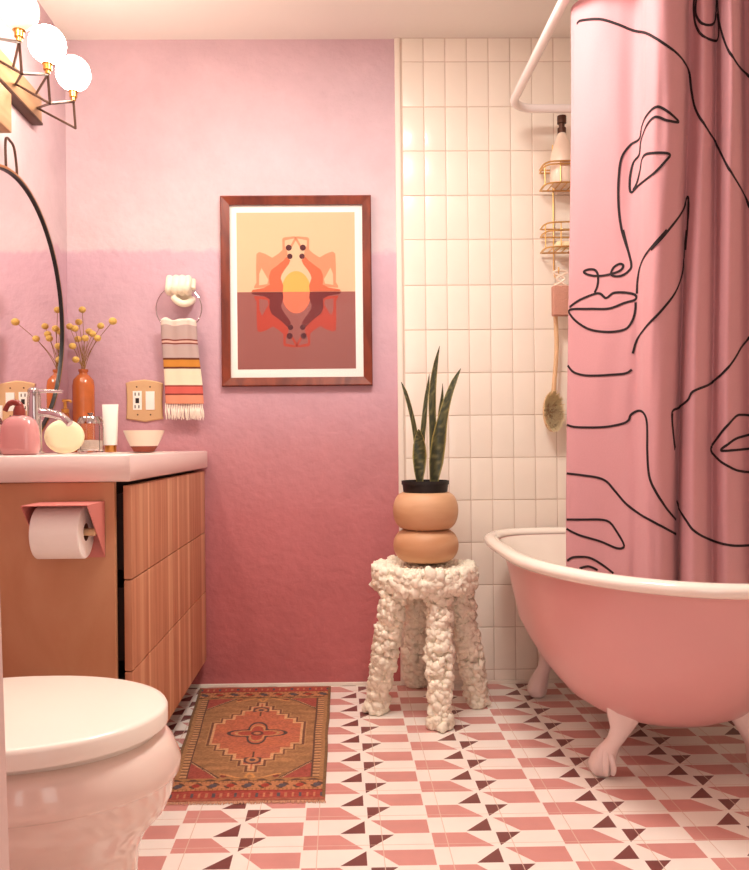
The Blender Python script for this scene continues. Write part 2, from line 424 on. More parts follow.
MB().rings([egg(z, a, b, w) for z, a, b, w in ((.4120, .248, .205, .192), (.4135, .254, .21, .197), (.437, .254, .21, .197), (.4425, .251, .207, .194), (.4445, .242, .2, .185))]).build('lid', M['seat'], to, ang=60)
MB().box((-.98, TY-.21, .415), (-.80, TY+.21, .76), .02).build('tank', M['porc'], to)
MB().box((-.983, TY-.22, .761), (-.79, TY+.22, .795), .012).build('tank_lid', M['porc'], to)
MB().box((-.98, TY-.10, .20), (-.78, TY+.10, .403), .02).build('tank_base', M['porc'], to)
MB().tube([(-.80, TY-.15, .71), (-.785, TY-.15, .71), (-.78, TY-.09, .705)], .006).build('flush_lever', M['chrome'], to)

# ------------------------------------------------------------------ bathtub
TC = (.88, 2.25)
def tubring(z, a, bn, bf, n=72, c=TC, ef=4.5, en=2.0):
    out = []
    for k in range(n):
        t = 2*PI*k/n; cc, ss = math.cos(t), math.sin(t)
        e = ef if ss > 0 else en
        b = bf if ss > 0 else bn
        out.append((c[0]+math.copysign(abs(cc)**(2/e), cc)*a, c[1]+math.copysign(abs(ss)**(2/e), ss)*b, z))
    return out
tub = thing('clawfoot_bathtub', 'pink clawfoot bathtub with white rolled rim by the tiled wall', 'bathtub', (TC[0], TC[1], 0))
bp = [(.130, .05, .06, .10), (.134, .13, .16, .24), (.149, .19, .225, .33), (.178, .235, .285, .40), (.22, .270, .338, .44), (.28, .308, .395, .48), (.34, .338, .445, .50), (.42, .355, .49, .52), (.50, .366, .525, .54), (.556, .382, .548, .556)]
ip = [(.556, .376, .542, .550), (.50, .364, .517, .532), (.42, .350, .482, .51), (.34, .330, .437, .49), (.28, .298, .387, .468), (.23, .255, .325, .43), (.20, .21, .26, .385), (.182, .15, .18, .30), (.178, .06, .08, .12)]
EF = lambda z: 4.4 if z > .54 else (3.5 if z > .48 else 3.1)
MB().rings([tubring(*q, ef=EF(q[0])) for q in bp], cap1=False).build('tub_body', M['tubpink'], tub, ang=60)
MB().rings([tubring(z, a, b, c, ef=EF(z)) for z, a, b, c in ip], cap0=False).build('tub_interior', M['tubwhite'], tub, ang=60)
rr_ = []
for k in range(14):
    t = 2*PI*k/14; o_ = .019*math.cos(t)*1.25; zz = .560+.017*math.sin(t)
    rr_.append(tubring(zz, .398+o_, .575+o_, .585+o_, n=96))
MB().rings(rr_, closed=True).build('rim', M['tubwhite'], tub, ang=80)
def claw(sx, fx, fy, top, outy):
    """one ball-and-claw foot; path from the tub's belly down and outwards"""
    k = .00265
    secs = [(.212, .058, .070, .022), (.190, .046, .064, .026), (.162, .034, .046, .026), (.130, .026, .030, .024), (.102, .014, .024, .023), (.078, -.002, .026, .025), (.052, -.016, .032, .031), (.030, -.022, .034, .035), (.013, -.023, .032, .034), (.003, -.022, .024, .027), (.0006, -.022, .014, .016)]
    m = MB(); rs = []
    for z, off, rx, ry in secs:
        cx_ = fx + sx*off; cy_ = fy + outy*off*.5
        rs.append([(cx_+rx*math.cos(2*PI*q/28)*(1+.10*math.cos(3*2*PI*q/28)*(1 if z < .06 else 0)), cy_+ry*math.sin(2*PI*q/28), z + (.0 if z > .02 else 0)) for q in range(28)])
    m.rings(rs)
    for q, da in enumerate((-.95, -.2, .55)):           # talons gripping forward
        d = Vector((sx*-1*math.sin(da+.5), -math.cos(da+.5)*1, 0))
        b0 = Vector((fx-sx*.014, fy, .075)); pts = [b0+d*.008, b0+d*.022+Vector((0, 0, -.025)), b0+d*.028+Vector((0, 0, -.048)), b0+d*.024+Vector((0, 0, -.062))]
        m.tube(catmull(pts, 4), [.0115-.0004*i for i in range(13)], 8)
    return m
zf = 0
fl = P(607, 770, Z=0)
for (sx, fx, fy, oy) in ((1, .678, 2.095, -1), (-1, 1.112, 2.095, -1), (1, .668, 2.77, 1), (-1, 1.10, 2.77, 1)):
    f = claw(sx, fx+sx*.026, fy, None, oy); f.build('foot', M['foot'], tub, ang=70)

# ------------------------------------------------------------------ shower rod
def rrect(x0, x1, y0, y1, rn, rf, z):
    pts = []
    def arc(cx, cy, r, a0, a1, n=10):
        for k in range(n+1):
            a = a0+(a1-a0)*k/n; pts.append((cx+r*math.cos(a), cy+r*math.sin(a), z))
    arc(x0+rn, y0+rn, rn, PI, 1.5*PI); arc(x1-rn, y0+rn, rn, 1.5*PI, 2*PI); arc(x1-rf, y1-rf, rf, 0, .5*PI); arc(x0+rf, y1-rf, rf, .5*PI, PI)
    return pts
c1 = P(515, 107, Y=2.78)
ZR = c1.z; XR0 = P(514, 95, Z=ZR).x + .008
rod = thing('curtain_rod', 'white oval shower rod hanging over the bathtub', 'curtain rod', (.88, 2.35, ZR))
MB().tube(rrect(XR0, 1.18, 1.86, 2.795,   .22, .09, ZR), .0145, 16, closed=True).build('ring_rod', M['rod'], rod)
MB().tube([(1.18, 2.3, ZR+.0155), (1.18, 2.3, ZC-.014)], .008).build('ceiling_support', M['rod'], rod)
MB().lathe([(.03, -.012), (.03, -.001)], (1.18, 2.3, ZC), 24).build('flange', M['rod'], rod)

# ------------------------------------------------------------------ shower curtain
top_pl = [(574, 2.13), (579, 2.10), (598, 2.04), (620, 2.00), (638, 1.985), (645, 1.96), (650, 1.915), (660, 1.88), (672, 1.878), (683, 1.90), (690, 1.945), (696, 1.95), (706, 1.92), (714, 1.93), (719, 1.96), (726, 1.93), (734, 1.90), (741, 1.93), (747, 1.98), (758, 1.96), (768, 1.91), (778, 1.96), (788, 1.93), (797, 2.00), (804, 1.98), (812, 2.04)]
bot_pl = [(563.5, 2.13), (570, 2.11), (592, 2.07), (610, 2.035), (624, 2.00), (634, 1.985), (641, 1.955), (648, 1.935), (658, 1.93), (668, 1.95), (675.5, 1.985), (679, 1.94), (690, 1.915), (701, 1.94), (709, 1.965), (716, 1.945), (726, 1.93), (738, 1.96), (747, 1.99), (757, 1.97), (766, 1.94), (776, 1.98), (786, 1.95), (795, 2.01), (802, 1.99), (808, 2.04)]
def planpt(px, dep):
    d = ray(px, 300); t = dep/d.y
    return Vector((d.x*t, dep, 0))
tp = catmull([planpt(*q) for q in top_pl], 8); bt = catmull([planpt(*q) for q in bot_pl], 8)
z1, z0 = ZR-.0155, .50; NV = 90; vs = []; nu = len(tp)
for j in range(NV+1):
    f = j/NV; zz = z1+(z0-z1)*f; s_ = f*f*(3-2*f)
    for i in range(nu):
        p = tp[i].lerp(bt[i], s_); w = noise.noise(Vector((i*.05, zz*1.7, 3.1)))*.010+noise.noise(Vector((i*.15, zz*4, 9)))*.004
        vs.append((p.x+w*.4, p.y+w, zz))
fs = [(j*nu+i, j*nu+i+1, (j+1)*nu+i+1, (j+1)*nu+i) for j in range(NV) for i in range(nu-1)]
bvh = BVHTree.FromPolygons([Vector(q) for q in vs], fs)
cur = thing('shower_curtain', 'pink shower curtain printed with black line faces hanging into the tub', 'shower curtain', (.88, 2.0, z0))
cl = MB().add(vs, fs).build('fabric', M['curtain'], cur, ang=180)
sm = cl.modifiers.new('thickness', 'SOLIDIFY'); sm.thickness = .0012; sm.offset = 0
def st(off, k, pts): return [(off[0]+x/k, off[1]+y/k) for x, y in pts]
c7 = ((500, 0), 3.008); c3 = ((550, 230), 3.764); c4 = ((550, 400), 3.764)
strokes = [
 st(*c7, [(232,72),(245,62),(300,58),(350,72),(400,92),(442,100),(490,130),(530,160),(555,190),(570,225),(578,280),(590,330),(620,385),(655,440),(690,510),(725,570),(752,625)]),
 st(*c7, [(385,752),(366,690),(357,620),(357,540),(366,475),(392,437),(420,418),(428,380),(442,348),(470,322),(500,333),(534,363),(530,368),(500,362),(468,352),(446,372),(432,402),(424,430),(420,465),(402,490),(392,530),(391,568),(398,578),(420,556),(465,520),(495,488),(510,468),(500,461),(470,460),(440,464),(428,480),(422,515),(412,552),(400,574)]),
 st(*c7, [(455,752),(500,700),(545,640),(566,592),(567,650),(560,752)]),
 st(*c7, [(585,-6),(584,30),(590,75),(610,108),(640,122),(655,120),(660,90),(655,40)]),
 st(*c7, [(592,-6),(590,40),(605,68),(625,76),(643,68),(650,30),(652,-6)]),
 st(*c7, [(655,-6),(660,60),(672,110),(690,155),(720,203),(752,232)]),
 st(*c3, [(275,0),(290,60),(307,130),(296,155),(270,172),(242,174),(231,164),(240,142),(262,128),(276,134),(266,152),(230,166),(190,173),(150,170),(128,158),(145,149),(168,150),(180,165),(182,190),(178,215),(168,238)]),
 st(*c3, [(75,290),(110,265),(165,242),(190,240),(212,256),(238,238),(270,235),(310,240),(326,251),(318,264),(280,275),(222,296),(150,297),(77,300),(82,325),(110,352),(150,374),(200,383),(250,382),(290,370),(312,338),(322,300),(323,270)]),
 st(*c3, [(438,0),(400,45),(360,95),(340,140),(331,190),(328,240)]),
 st(*c3, [(515,0),(507,70),(497,160),(470,235),(420,302),(365,362),(328,415),(312,465)]),
 st(*c3, [(68,510),(90,535),(130,547),(180,548),(230,545),(285,540),(310,524)]),
 st(*c3, [(62,732),(100,742),(200,742),(270,730),(296,716),(304,697),(325,683),(345,682),(360,700),(367,740),(367,828)]),
 st(*c3, [(752,402),(720,440),(690,490),(650,540),(600,580),(540,607),(520,640),(485,668),(460,682),(458,720),(468,828)]),
 st(*c4, [(367,180),(370,250),(378,300),(400,348),(435,405),(472,450)]),
 st(*c4, [(460,50),(459,80),(466,150),(470,180)]),
 st(*c4, [(62,276),(120,283),(180,292),(215,308),(245,342),(290,393),(340,430),(410,470),(473,505)]),
 st(*c4, [(62,450),(130,450),(190,450),(225,460),(252,495),(278,540),(276,556),(250,557),(190,532),(110,508),(62,484)]),
 st(*c4, [(66,605),(85,593),(115,590),(150,594),(190,615),(240,652)]),
 st(*c4, [(112,634),(145,626),(180,640)]),
 st(*c4, [(475,380),(490,415),(515,455),(545,495),(600,525),(680,547),(752,547)]),
 st(*c4, [(752,58),(720,56),(698,62),(660,105),(625,152),(604,185),(620,208),(650,236),(700,264),(752,272)]),
 st(*c4, [(752,130),(700,145),(665,170),(645,190),(690,189),(752,183)]),
]
for s_ in strokes:
    pts = catmull([Vector((a, b, 0)) for a, b in s_], 8)
    run = []; runs = []
    for q in pts:
        d = ray(q.x, q.y).normalized(); hit = bvh.ray_cast(CAM, d)
        if hit[0] is None:
            if len(run) > 3: runs.append(run)
            run = []; continue
        n = hit[1] if hit[1].dot(d) < 0 else -hit[1]
        p = hit[0]+n*.0014
        if run and (p-run[-1][0]).length > .035:
            if len(run) > 3: runs.append(run)
            run = []
        if not run or (p-run[-1][0]).length > .0015: run.append((p, n))
    if len(run) > 3: runs.append(run)
    mb = MB()
    for run in runs:
        rs = []
        for i, (p, n) in enumerate(run):
            t_ = (run[min(i+1, len(run)-1)][0]-run[max(i-1, 0)][0]).normalized(); a = t_.cross(n)
            if a.length < .1: a = Vector((1, 0, 0))
            a.normalize(); w = .0030
            rs.append([p-a*w-n*.0004, p+a*w-n*.0004, p+a*w+n*.0003, p-a*w+n*.0003])
        mb.rings(rs)
    if mb.v: mb.build('printed_line', M['ink'], cl, ang=30)

# ------------------------------------------------------------------ shower caddy and what hangs there
YC = 2.845
cx0 = P(543, 180, Y=YC).x; cxm = cx0+.085
cad = thing('shower_caddy', 'gold wire shower caddy with two baskets on the tiled wall', 'shower caddy', (cxm, YC, P(556, 268, Y=YC).z))
def basket(ytop, ybot, name):
    za, zb_ = P(556, ytop, Y=YC).z, P(556, ybot, Y=YC).z; m = MB()
    for z_ in (za, zb_, (za*2+zb_)/3 if name else za-.01):
        pts = catmull([(cx0, YC+.045, z_), (cx0, YC-.02, z_), (cx0+.03, YC-.05, z_), (cx0+.14, YC-.05, z_), (cx0+.17, YC-.02, z_), (cx0+.17, YC+.045, z_)], 5)
        m.tube(pts, .003, 8); m.tube([(cx0, YC+.045, z_), (cx0+.17, YC+.045, z_)], .003, 8)
    for k in range(8):
        x_ = cx0+.002+k*.0237; m.tube([(x_, YC+.045, zb_), (x_, YC-.045 if 0 < k < 7 else YC-.02, zb_), ], .0022, 6)
        if k % 2 == 0: m.tube([(x_, YC-.049 if 0 < k < 7 else YC-.02, zb_), (x_, YC-.049 if 0 < k < 7 else YC-.02, za)], .0022, 6)
    m.build('basket', M['gold'], cad); return zb_
zb1 = basket(166, 187, 0); zb2 = basket(226, 250, 1)
mb = MB()
for x_ in (P(553, 200, Y=YC+.05).x, P(553, 200, Y=YC+.05).x+.11):
    mb.tube([(x_, YC+.049, P(556, 140, Y=YC).z), (x_, YC+.049, P(556, 270, Y=YC).z)], .0025, 8)
    mb.tube(catmull([(x_, YC+.047, P(556, 268, Y=YC).z), (x_, YC+.03, P(556, 276, Y=YC).z), (x_, YC-.012, P(556, 275, Y=YC).z), (x_, YC-.016, P(556, 268, Y=YC).z)], 5), .0025, 8)
mb.build('upright', M['gold'], cad)
# bottle in the top basket
bx = P(562, 150, Y=YC-.005).x; zt_ = P(562, 117, Y=YC).z; zc_ = P(562, 134, Y=YC).z; zs = zb1+.004
bo = thing('shampoo_bottle', 'cream bottle with brown pump neck in the top wire basket', 'bottle', (bx, YC-.005, zs))
hh = zc_-zs
MB().lathe([(.002, 0), (.038, 0), (.042, .006), (.042, hh*.42), (.039, hh*.58), (.028, hh*.80), (.016, hh*.95), (.013, hh), (.002, hh)], (bx, YC-.005, zs), 32).build('bottle_body', M['bottle'], bo)
MB().lathe([(.002, 0), (.015, 0), (.015, .018), (.010, .02), (.010, .034), (.016, .035), (.016, zt_-zc_), (.002, zt_-zc_)], (bx, YC-.005, zc_+.0005), 24).build('cap', M['dark_brass'], bo)
# second basket: bar of soap
tag(MB().box((cx0+.04, YC-.03, zb2+.004), (cx0+.12, YC+.02, zb2+.026), .008).build('soap_bar', M['soap'], None), 'pale soap bar lying in the lower wire basket', 'soap')
# hanging pad and brush
pa = P(552, 286, Y=YC-.01); pb = P(569, 316, Y=YC-.01); xm = (pa.x+pb.x)/2
pad = thing('loofah_pad', 'small pinkish brown loofah pad hanging under the wire caddy', 'bath pad', (xm, YC-.01, pb.z))
MB().box((pa.x, YC-.026, pb.z), (pb.x, YC+.004, pa.z), .006).build('pad', M['loofah'], pad)
mb = MB(); zz0 = P(560, 268, Y=YC).z
for s_ in (-1, 1):
    mb.tube(catmull([(xm+s_*.022, YC-.011, pa.z), (xm-s_*.014, YC-.014, (pa.z+zz0)/2-.008), (xm+s_*.024, YC-.011, (pa.z+zz0)/2+.015), (xm, YC-.014, zz0-.012)], 6), .0042, 8)
mb.build('cord', M['bottle'], pad)
h0 = P(555.5, 312, Y=YC+.02); h1 = P(556.5, 350, Y=YC+.02); h2 = P(553.5, 392, Y=YC+.02)
br = thing('bath_brush', 'long handled wooden bath brush hanging upside down on the tiled wall', 'brush', (h2.x, YC+.02, P(553, 432, Y=YC).z))
MB().tube(catmull([P(556, 284, Y=YC+.03), h0, h1, h2, P(553, 405, Y=YC+.02)], 6), [.0075]*6+[.008]*6+[.008]*6+[.008]*7, 14).build('handle', M['beech'], br)
hc = P(553, 411.5, Y=YC+.02)
ry_ = (P(553, 391, Y=YC).z-P(553, 432, Y=YC).z)/2
mb = MB(); mb.sphere((hc.x, hc.y+.006, hc.z), 1, 28, 16, (.036, .013, ry_)); mb.build('head', M['beech'], br)
mb = MB()
for k in range(900):
    a = random.uniform(0, 2*PI); r = math.sqrt(random.random()); x_ = hc.x-.001+.030*r*math.cos(a); z_ = hc.z+ry_*.86*r*math.sin(a)
    dx, dz = (x_-hc.x)*.35+random.uniform(-.002, .002), (z_-hc.z)*.2+random.uniform(-.002, .002)
    b_ = Vector((x_, hc.y-.004, z_)); e_ = Vector((x_+dx, hc.y-.026, z_+dz))
    mb.add([b_+Vector((-.0013, 0, 0)), b_+Vector((.0013, 0, .0005)), b_+Vector((0, 0, .0015)), e_+Vector((-.001, 0, 0)), e_+Vector((.001, 0, 0)), e_+Vector((0, 0, .001))], [(0, 1, 4, 3), (1, 2, 5, 4), (2, 0, 3, 5), (3, 4, 5)])
ob = mb.build('bristles', M['bristle'], br, smooth=False); ob['kind'] = 'stuff'

# ------------------------------------------------------------------ rug
q00 = P(165, 804, Z=0); q10 = P(325, 801.5, Z=0); q01 = P(201, 688, Z=0); q11 = P(331, 686, Z=0)
q01.y = min(q01.y, YB-.03); q11.y = min(q11.y, YB-.03)
NU, NVr = 230, 440
olive, red, orange, cream_, dark, navy = (150, 106, 62), (160, 62, 56), (196, 98, 66), (226, 178, 130), (88, 60, 52), (78, 74, 88)
med = []
STP = [(.105, .335), (.148, .275), (.190, .212), (.232, .150), (.275, .092), (.315, .040)]
def inside(u, v, k):
    a = abs(v-.5)+k*.5; x = abs(u-.5)+k
    for lim, ww in STP:
        if a < lim: return x < ww
    return False
def rugc(u, v):
    if v < .012 or v > .988: return (176, 96, 76)
    if u < .02 or u > .98: return (120, 90, 60)
    vv = min(v, 1-v)
    if vv < .055:
        c = (176, 66, 58)
        k = (u*22) % 1
        if abs(k-.5) < .22 and .02 < vv < .045 and int(u*22) % 3 == 0: c = navy
        elif abs(k-.5) < .16 and .02 < vv < .045: c = (206, 130, 96)
        return c
    if vv < .063: return (150, 34, 42)
    if vv < .125:
        c = (200, 132, 88); k = (u*9) % 1
        r = math.hypot((k-.5)/9*.46, (vv-.094)*.95)
        if r < .012: c = navy if int(u*9) % 2 == 0 else (170, 52, 44)
        elif r < .02 and math.sin(math.atan2(vv-.094, k-.5)*6) > 0: c = dark
        elif ((u*36) % 1 < .3) and abs(vv-.094) > .018: c = (160, 110, 60)
        return c
    wav = .132+.006*math.sin(u*2*PI*9)
    if vv < wav: return dark
    if vv < .145: return (176, 124, 74)
    uu = min(u, 1-u)
    if uu < .100:
        if uu < .045: return (176, 128, 84)
        if uu < .090: return (210, 156, 108) if (v*46) % 1 < .6 else (120, 84, 62)
        return dark
    # corners
    cu, cv = uu-.100, vv-.145
    t_ = cu/.215+cv/.125
    if t_ < .86: return (172, 74, 66) if t_ > .1 else (150, 60, 50)
    if t_ < .93: return cream_ if ((u*60+v*90) % 1 < .5) else dark
    if t_ < .99: return dark
    if inside(u, v, .034):
        x, y = (u-.5)*.45, (v-.5)*.94
        r = math.hypot(x, y)
        lob = .066+.024*math.cos(4*math.atan2(y, x))
        if abs(r-lob) < .006: return (70, 58, 62)
        if abs(r-lob*.74) < .004: return (214, 160, 104)
        if r < lob*.66: return (186, 78, 62) if r > .02 else ((96, 56, 56) if r > .011 else (208, 130, 90))
        for s_ in (-1, 1):
            yy = y*s_-.225*.94
            rr2 = math.hypot(x, yy)
            if rr2 < .040 and yy > -.018:
                return [(80, 68, 76), (214, 142, 96), (90, 64, 66), (196, 96, 74)][int(rr2/.010) % 4]
            if abs(x) < .003 and -.06 < yy <= -.012: return dark
        n_ = noise.noise(Vector((u*6, v*26, 0)))
        return (206+int(16*n_), 112+int(12*n_), 82)
    if inside(u, v, .014): return (232, 178, 128)
    if inside(u, v, 0): return (112, 70, 56)
    if inside(u, v, -.010): return (196, 146, 98)
    x = (u-.5)
    for s_ in (-1, 1):
        y = (v-.5)*s_-.345
        if abs(abs(y)*1.2+abs(x)-.03) < .012: return (226, 160, 90)
        if abs(y-.02*math.cos(x*14)) < .005 and abs(x) < .2: return (224, 158, 96)
        for xs in (-.17, .17):
            if math.hypot((x-xs)*.45, (y+.005)*.94) < .010: return (130, 50, 46)
    n_ = noise.noise(Vector((u*5, v*40, 4)))*1.5
    return (170+int(22*n_), 122+int(16*n_), 80+int(12*n_))
vs, cols, fs = [], [], []
for j in range(NVr+1):
    v_ = j/NVr
    for i in range(NU+1):
        u_ = i/NU
        p = (q00.lerp(q10, u_)).lerp(q01.lerp(q11, u_), v_)
        edge = .004*noise.noise(Vector((0, v_*5, 1)))*(1 if u_ < .5 else -1)*abs(2*u_-1)**3
        zz = .0062+.0012*noise.noise(Vector((u_*5, v_*9, 2)))
        vs.append((p.x+edge, p.y+.003*noise.noise(Vector((u_*6, v_, 7))), zz)); cols.append(lin([q_*.80+g_*.20 for q_, g_ in zip(rugc(u_, v_), (168, 122, 92))]))
nn = NU+1
fs = [(j*nn+i, j*nn+i+1, (j+1)*nn+i+1, (j+1)*nn+i) for j in range(NVr) for i in range(NU)]
per = [i for i in range(nn)] + [j*nn+NU for j in range(1, NVr+1)] + [NVr*nn+i for i in range(NU-1, -1, -1)] + [j*nn for j in range(NVr-1, 0, -1)]
base = len(vs)
for k in per: vs.append((vs[k][0], vs[k][1], .0010)); cols.append(lin((120, 72, 52)))
for k in range(len(per)):
    k2 = (k+1) % len(per); fs.append((per[k2], per[k], base+k, base+k2))
fs.append(tuple(base+k for k in range(len(per)-1, -1, -1)))
rg = thing('patterned_rug', 'small worn red and olive wool rug with medallion in front of the cabinet', 'rug', ((q00.x+q11.x)/2, (q00.y+q11.y)/2, .001))
MB().add(vs, fs).build('pile', M['rug'], rg, ang=60, cols=cols)
mb = MB()
for k in range(150):
    u_ = (k+.5)/150+random.uniform(-.002, .002)
    for a_, b_, sg in ((q00, q10, -1),):
        p = a_.lerp(b_, u_); l = random.uniform(.006, .013); dx = random.uniform(-.004, .004)
        mb.tube([(p.x, p.y+.001, .004), (p.x+dx*.4, p.y+sg*l*.5, .0026), (p.x+dx, p.y+sg*l, .0018)], [.0014, .0014, .0007], 5)
mb.build('fringe', M['fringe'], rg)['kind'] = 'stuff'

# ------------------------------------------------------------------ stool
ico = bmesh.new(); bmesh.ops.create_icosphere(ico, subdivisions=2, radius=1)
iv = [v_.co.copy() for v_ in ico.verts]; if_ = [[v_.index for v_ in f_.verts] for f_ in ico.faces]; ico.free()
def blob(m, c, r, n):
    ax = Vector((random.gauss(0, 1), random.gauss(0, 1), random.gauss(0, 1))).normalized()
    st_ = random.uniform(.75, 1.35); off = Vector((random.random()*50, random.random()*50, 0))
    out = []
    for q in iv:
        k = 1+.55*noise.noise(q*1.7+off)+.22*noise.noise(q*4+off)
        w = q*k; w = w+ax*(w.dot(ax)*(st_-1))
        out.append((c[0]+w.x*r, c[1]+w.y*r, max(.0015, c[2]+w.z*r)))
    m.add(out, if_)
SY = 2.615; sl = P(371.5, 585, Y=SY).x; sr = P(477, 585, Y=SY).x; sxm = (sl+sr)/2; sR = (sr-sl)/2
ZS = P(426, 561, Y=SY).z
stl = thing('knobbly_stool', 'cream knobbly four-legged stool standing in front of the tiled wall', 'stool', (sxm, SY, 0))
m = MB(); zt0, zb0 = ZS-.012, ZS-.088
m.lathe([(.002, zb0), (sR-.03, zb0), (sR-.016, zb0+.02), (sR-.016, zt0-.02), (sR-.03, zt0-.002), (.002, zt0-.002)], (sxm, SY, 0), 40)
for k in range(520):
    a = random.uniform(0, 2*PI); r = (sR-.016)*math.sqrt(random.random()); blob(m, (sxm+r*math.cos(a), SY+r*math.sin(a), zt0-.006-random.random()*.004), random.uniform(.008, .012), 0)
for k in range(620):
    a = random.uniform(0, 2*PI); z_ = random.uniform(zb0, zt0-.004); r = sR-.017-(.012 if z_ < zb0+.015 else 0); blob(m, (sxm+r*math.cos(a), SY+r*math.sin(a), z_), random.uniform(.008, .019), 0)
m.build('seat', M['popcorn'], stl, ang=80)
feet = [(P(375.5, 712, Z=0), (-.105, -.075)), (P(440.5, 729, Z=0), (.035, -.10)), (P(478, 706, Z=0), (.115, -.01)), (P(415, 686, Z=0), (-.02, .09))]
for fpt, (dx, dy) in feet:
    m = MB(); a = Vector((fpt.x, fpt.y, .002)); b = Vector((sxm+dx, SY+dy, zb0-.002))
    m.tube([a.lerp(b, k/6) for k in range(7)], [.029, .028, .027, .028, .029, .031, .033], 14)
    ax = (b-a).normalized()
    for k in range(500):
        t_ = random.random(); th_ = random.uniform(0, 2*PI); rad = .030+.004*math.sin(t_*9+dx*90)+(.006 if t_ > .8 else 0)
        p = a.lerp(b, t_); u_ = Vector((1, 0, 0)); w_ = ax.cross(u_).normalized(); u_ = w_.cross(ax)
        q = p+(u_*math.cos(th_)+w_*math.sin(th_))*rad; r_ = random.uniform(.006, .016)
        q.z = max(q.z, r_*.8)
        blob(m, q, r_, 0)
    m.build('leg', M['popcorn'], stl, ang=80)

# planter of two bulbs
PYp = 2.60
pl0 = P(393, 510, Y=PYp).x; pl1 = P(458, 510, Y=PYp).x; pxm = (pl0+pl1)/2; pR = (pl1-pl0)/2; zp = ZS+.0025
zp1 = P(426, 528.5, Y=PYp).z; zp2 = P(426, 492, Y=PYp).z
pln = thing('bulb_planter', 'pale wooden planter of two stacked bulbs on the knobbly stool', 'planter', (pxm, PYp, zp))
def bulb(z0_, z1_, r, hollow):
    hh = z1_-z0_; out = []
    for k in range(15):
        t_ = -PI/2+PI*k/14; rr2 = r*.57+r*.43*max(0, math.cos(t_))**.95; out.append((rr2, z0_+hh/2+hh/2*math.sin(t_)))
    if hollow: out = [(.002, z0_)]+out+[(r*.80*.86, z1_), (r*.76, z1_-.012), (r*.70, z0_+.03), (.002, z0_+.03)]
    else: out = [(.002, z0_)]+out+[(.002, z1_)]
    return out
MB().lathe(bulb(zp, zp1-.0005, pR, False), (pxm, PYp, 0), 56).build('lower_bulb', M['planter'], pln, ang=70)
hh = zp2-zp1
pf = [(.002, zp1)]
for k in range(15):
    t_ = -PI/2+PI*k/14; pf.append((pR*.655+pR*.345*max(0, math.cos(t_))**.95, zp1+hh/2+hh/2*math.sin(t_)))
pf += [(pR*.655, zp2-.002), (pR*.65, zp1+.02), (.002, zp1+.02)]
MB().lathe(pf, (pxm, PYp, 0), 56).build('upper_bulb', M['planter'], pln, ang=70)
# plant
zpt = P(426, 480.5, Y=PYp).z; prr = (P(450, 487, Y=PYp).x-P(402.5, 487, Y=PYp).x)/2
sp = thing('snake_plant', 'potted snake plant with tall pointed leaves in the wooden bulb planter', 'plant', (pxm, PYp, zp1+.022))
MB().lathe([(.002, zp1+.022), (pR*.58, zp1+.022), (pR*.63, zp2+.001), (prr-.006, zp2+.0015), (prr-.003, zpt-.012), (prr, zpt-.012), (prr, zpt), (prr-.004, zpt), (prr-.006, zpt-.014), (.002, zpt-.014)], (pxm, PYp, 0), 40).build('nursery_pot', M['blackpot'], sp)
MB().lathe([(.002, 0), (prr-.008, 0), (prr-.008, .003), (.002, .005)], (pxm, PYp, zpt-.0135), 30).build('soil', M['soil'], sp)
def zz(x, y): return (350+x/3.48, 330+y/3.48)
leaves = [
 ([(246, 530), (238, 470), (232, 400), (222, 330), (207, 265), (192, 215), (178, 180)], [.5, .8, .8, .7, .62, .5, .03], .012, 2.60),
 ([(250, 530), (246, 470), (250, 400), (257, 320), (265, 240), (272, 190), (276, 152)], [.5, .8, .85, .8, .6, .4, .03], .0115, 2.625),
 ([(242, 532), (242, 490), (242, 440), (241, 400), (240, 370), (239, 345)], [.9, 1.6, 1.9, 1.75, 1.2, .05], .012, 2.572),
 ([(292, 532), (288, 450), (288, 350), (286, 250), (290, 180), (300, 110), (312, 55)], [.6, .9, 1.1, 1.15, .95, .6, .03], .0115, 2.62),
 ([(292, 532), (300, 460), (310, 380), (322, 310), (340, 240), (362, 180), (386, 133)], [1.3, 2.2, 2.1, 1.6, 1.2, .85, .03], .011, 2.585),
 ([(304, 532), (306, 440), (310, 350), (316, 280), (321, 230), (322, 186)], [.5, .7, .8, .8, .5, .03], .010, 2.64),
]
for path, ws, wb, dep in leaves:
    pts = catmull([P(*zz(*q), Y=dep) for q in path], 8); m_ = len(pts); seg = len(path)-1
    pts[0].z = zpt-.010
    wv = []
    for i in range(m_):
        f = i/(m_-1)*seg; k = min(int(f), seg-1); wv.append(ws[k]+(ws[k+1]-ws[k])*(f-k))
    nx = 9; vs, cols = [], []
    for i, p in enumerate(pts):
        t_ = (pts[min(i+1, m_-1)]-pts[max(i-1, 0)]).normalized()
        a = t_.cross(Vector((0, -1, 0))).normalized(); tw = .5*math.sin(i/m_*4+dep*30)
        a = Matrix.Rotation(tw, 3, t_) @ a; n_ = a.cross(t_).normalized()
        for sgn in (1, -1):
            for j in range(nx):
                u_ = j/(nx-1)*2-1; w_ = wb*wv[i]
                q = p+a*(u_*w_*sgn)+n_*((-1)*w_*.35*(1-u_*u_))*(1)+n_*(.0012*sgn*(1-abs(u_)**4))
                vs.append(q)
                e_ = abs(u_)
                if e_ > .86: c = (170, 152, 84)
                else:
                    bnd = noise.noise(Vector((u_*1.2+dep*9, i*.55, 0)))
                    c = (50, 54, 34) if bnd > .0 else ((78, 78, 46) if bnd > -.3 else (104, 100, 62))
                cols.append(lin(c))
    n2 = nx*2
    m = MB(); m.add(vs, [(i*n2+j, i*n2+(j+1) % n2, (i+1)*n2+(j+1) % n2, (i+1)*n2+j) for i in range(m_-1) for j in range(n2)])
    m.build('leaf', M['leaf'], sp, ang=80, cols=cols)

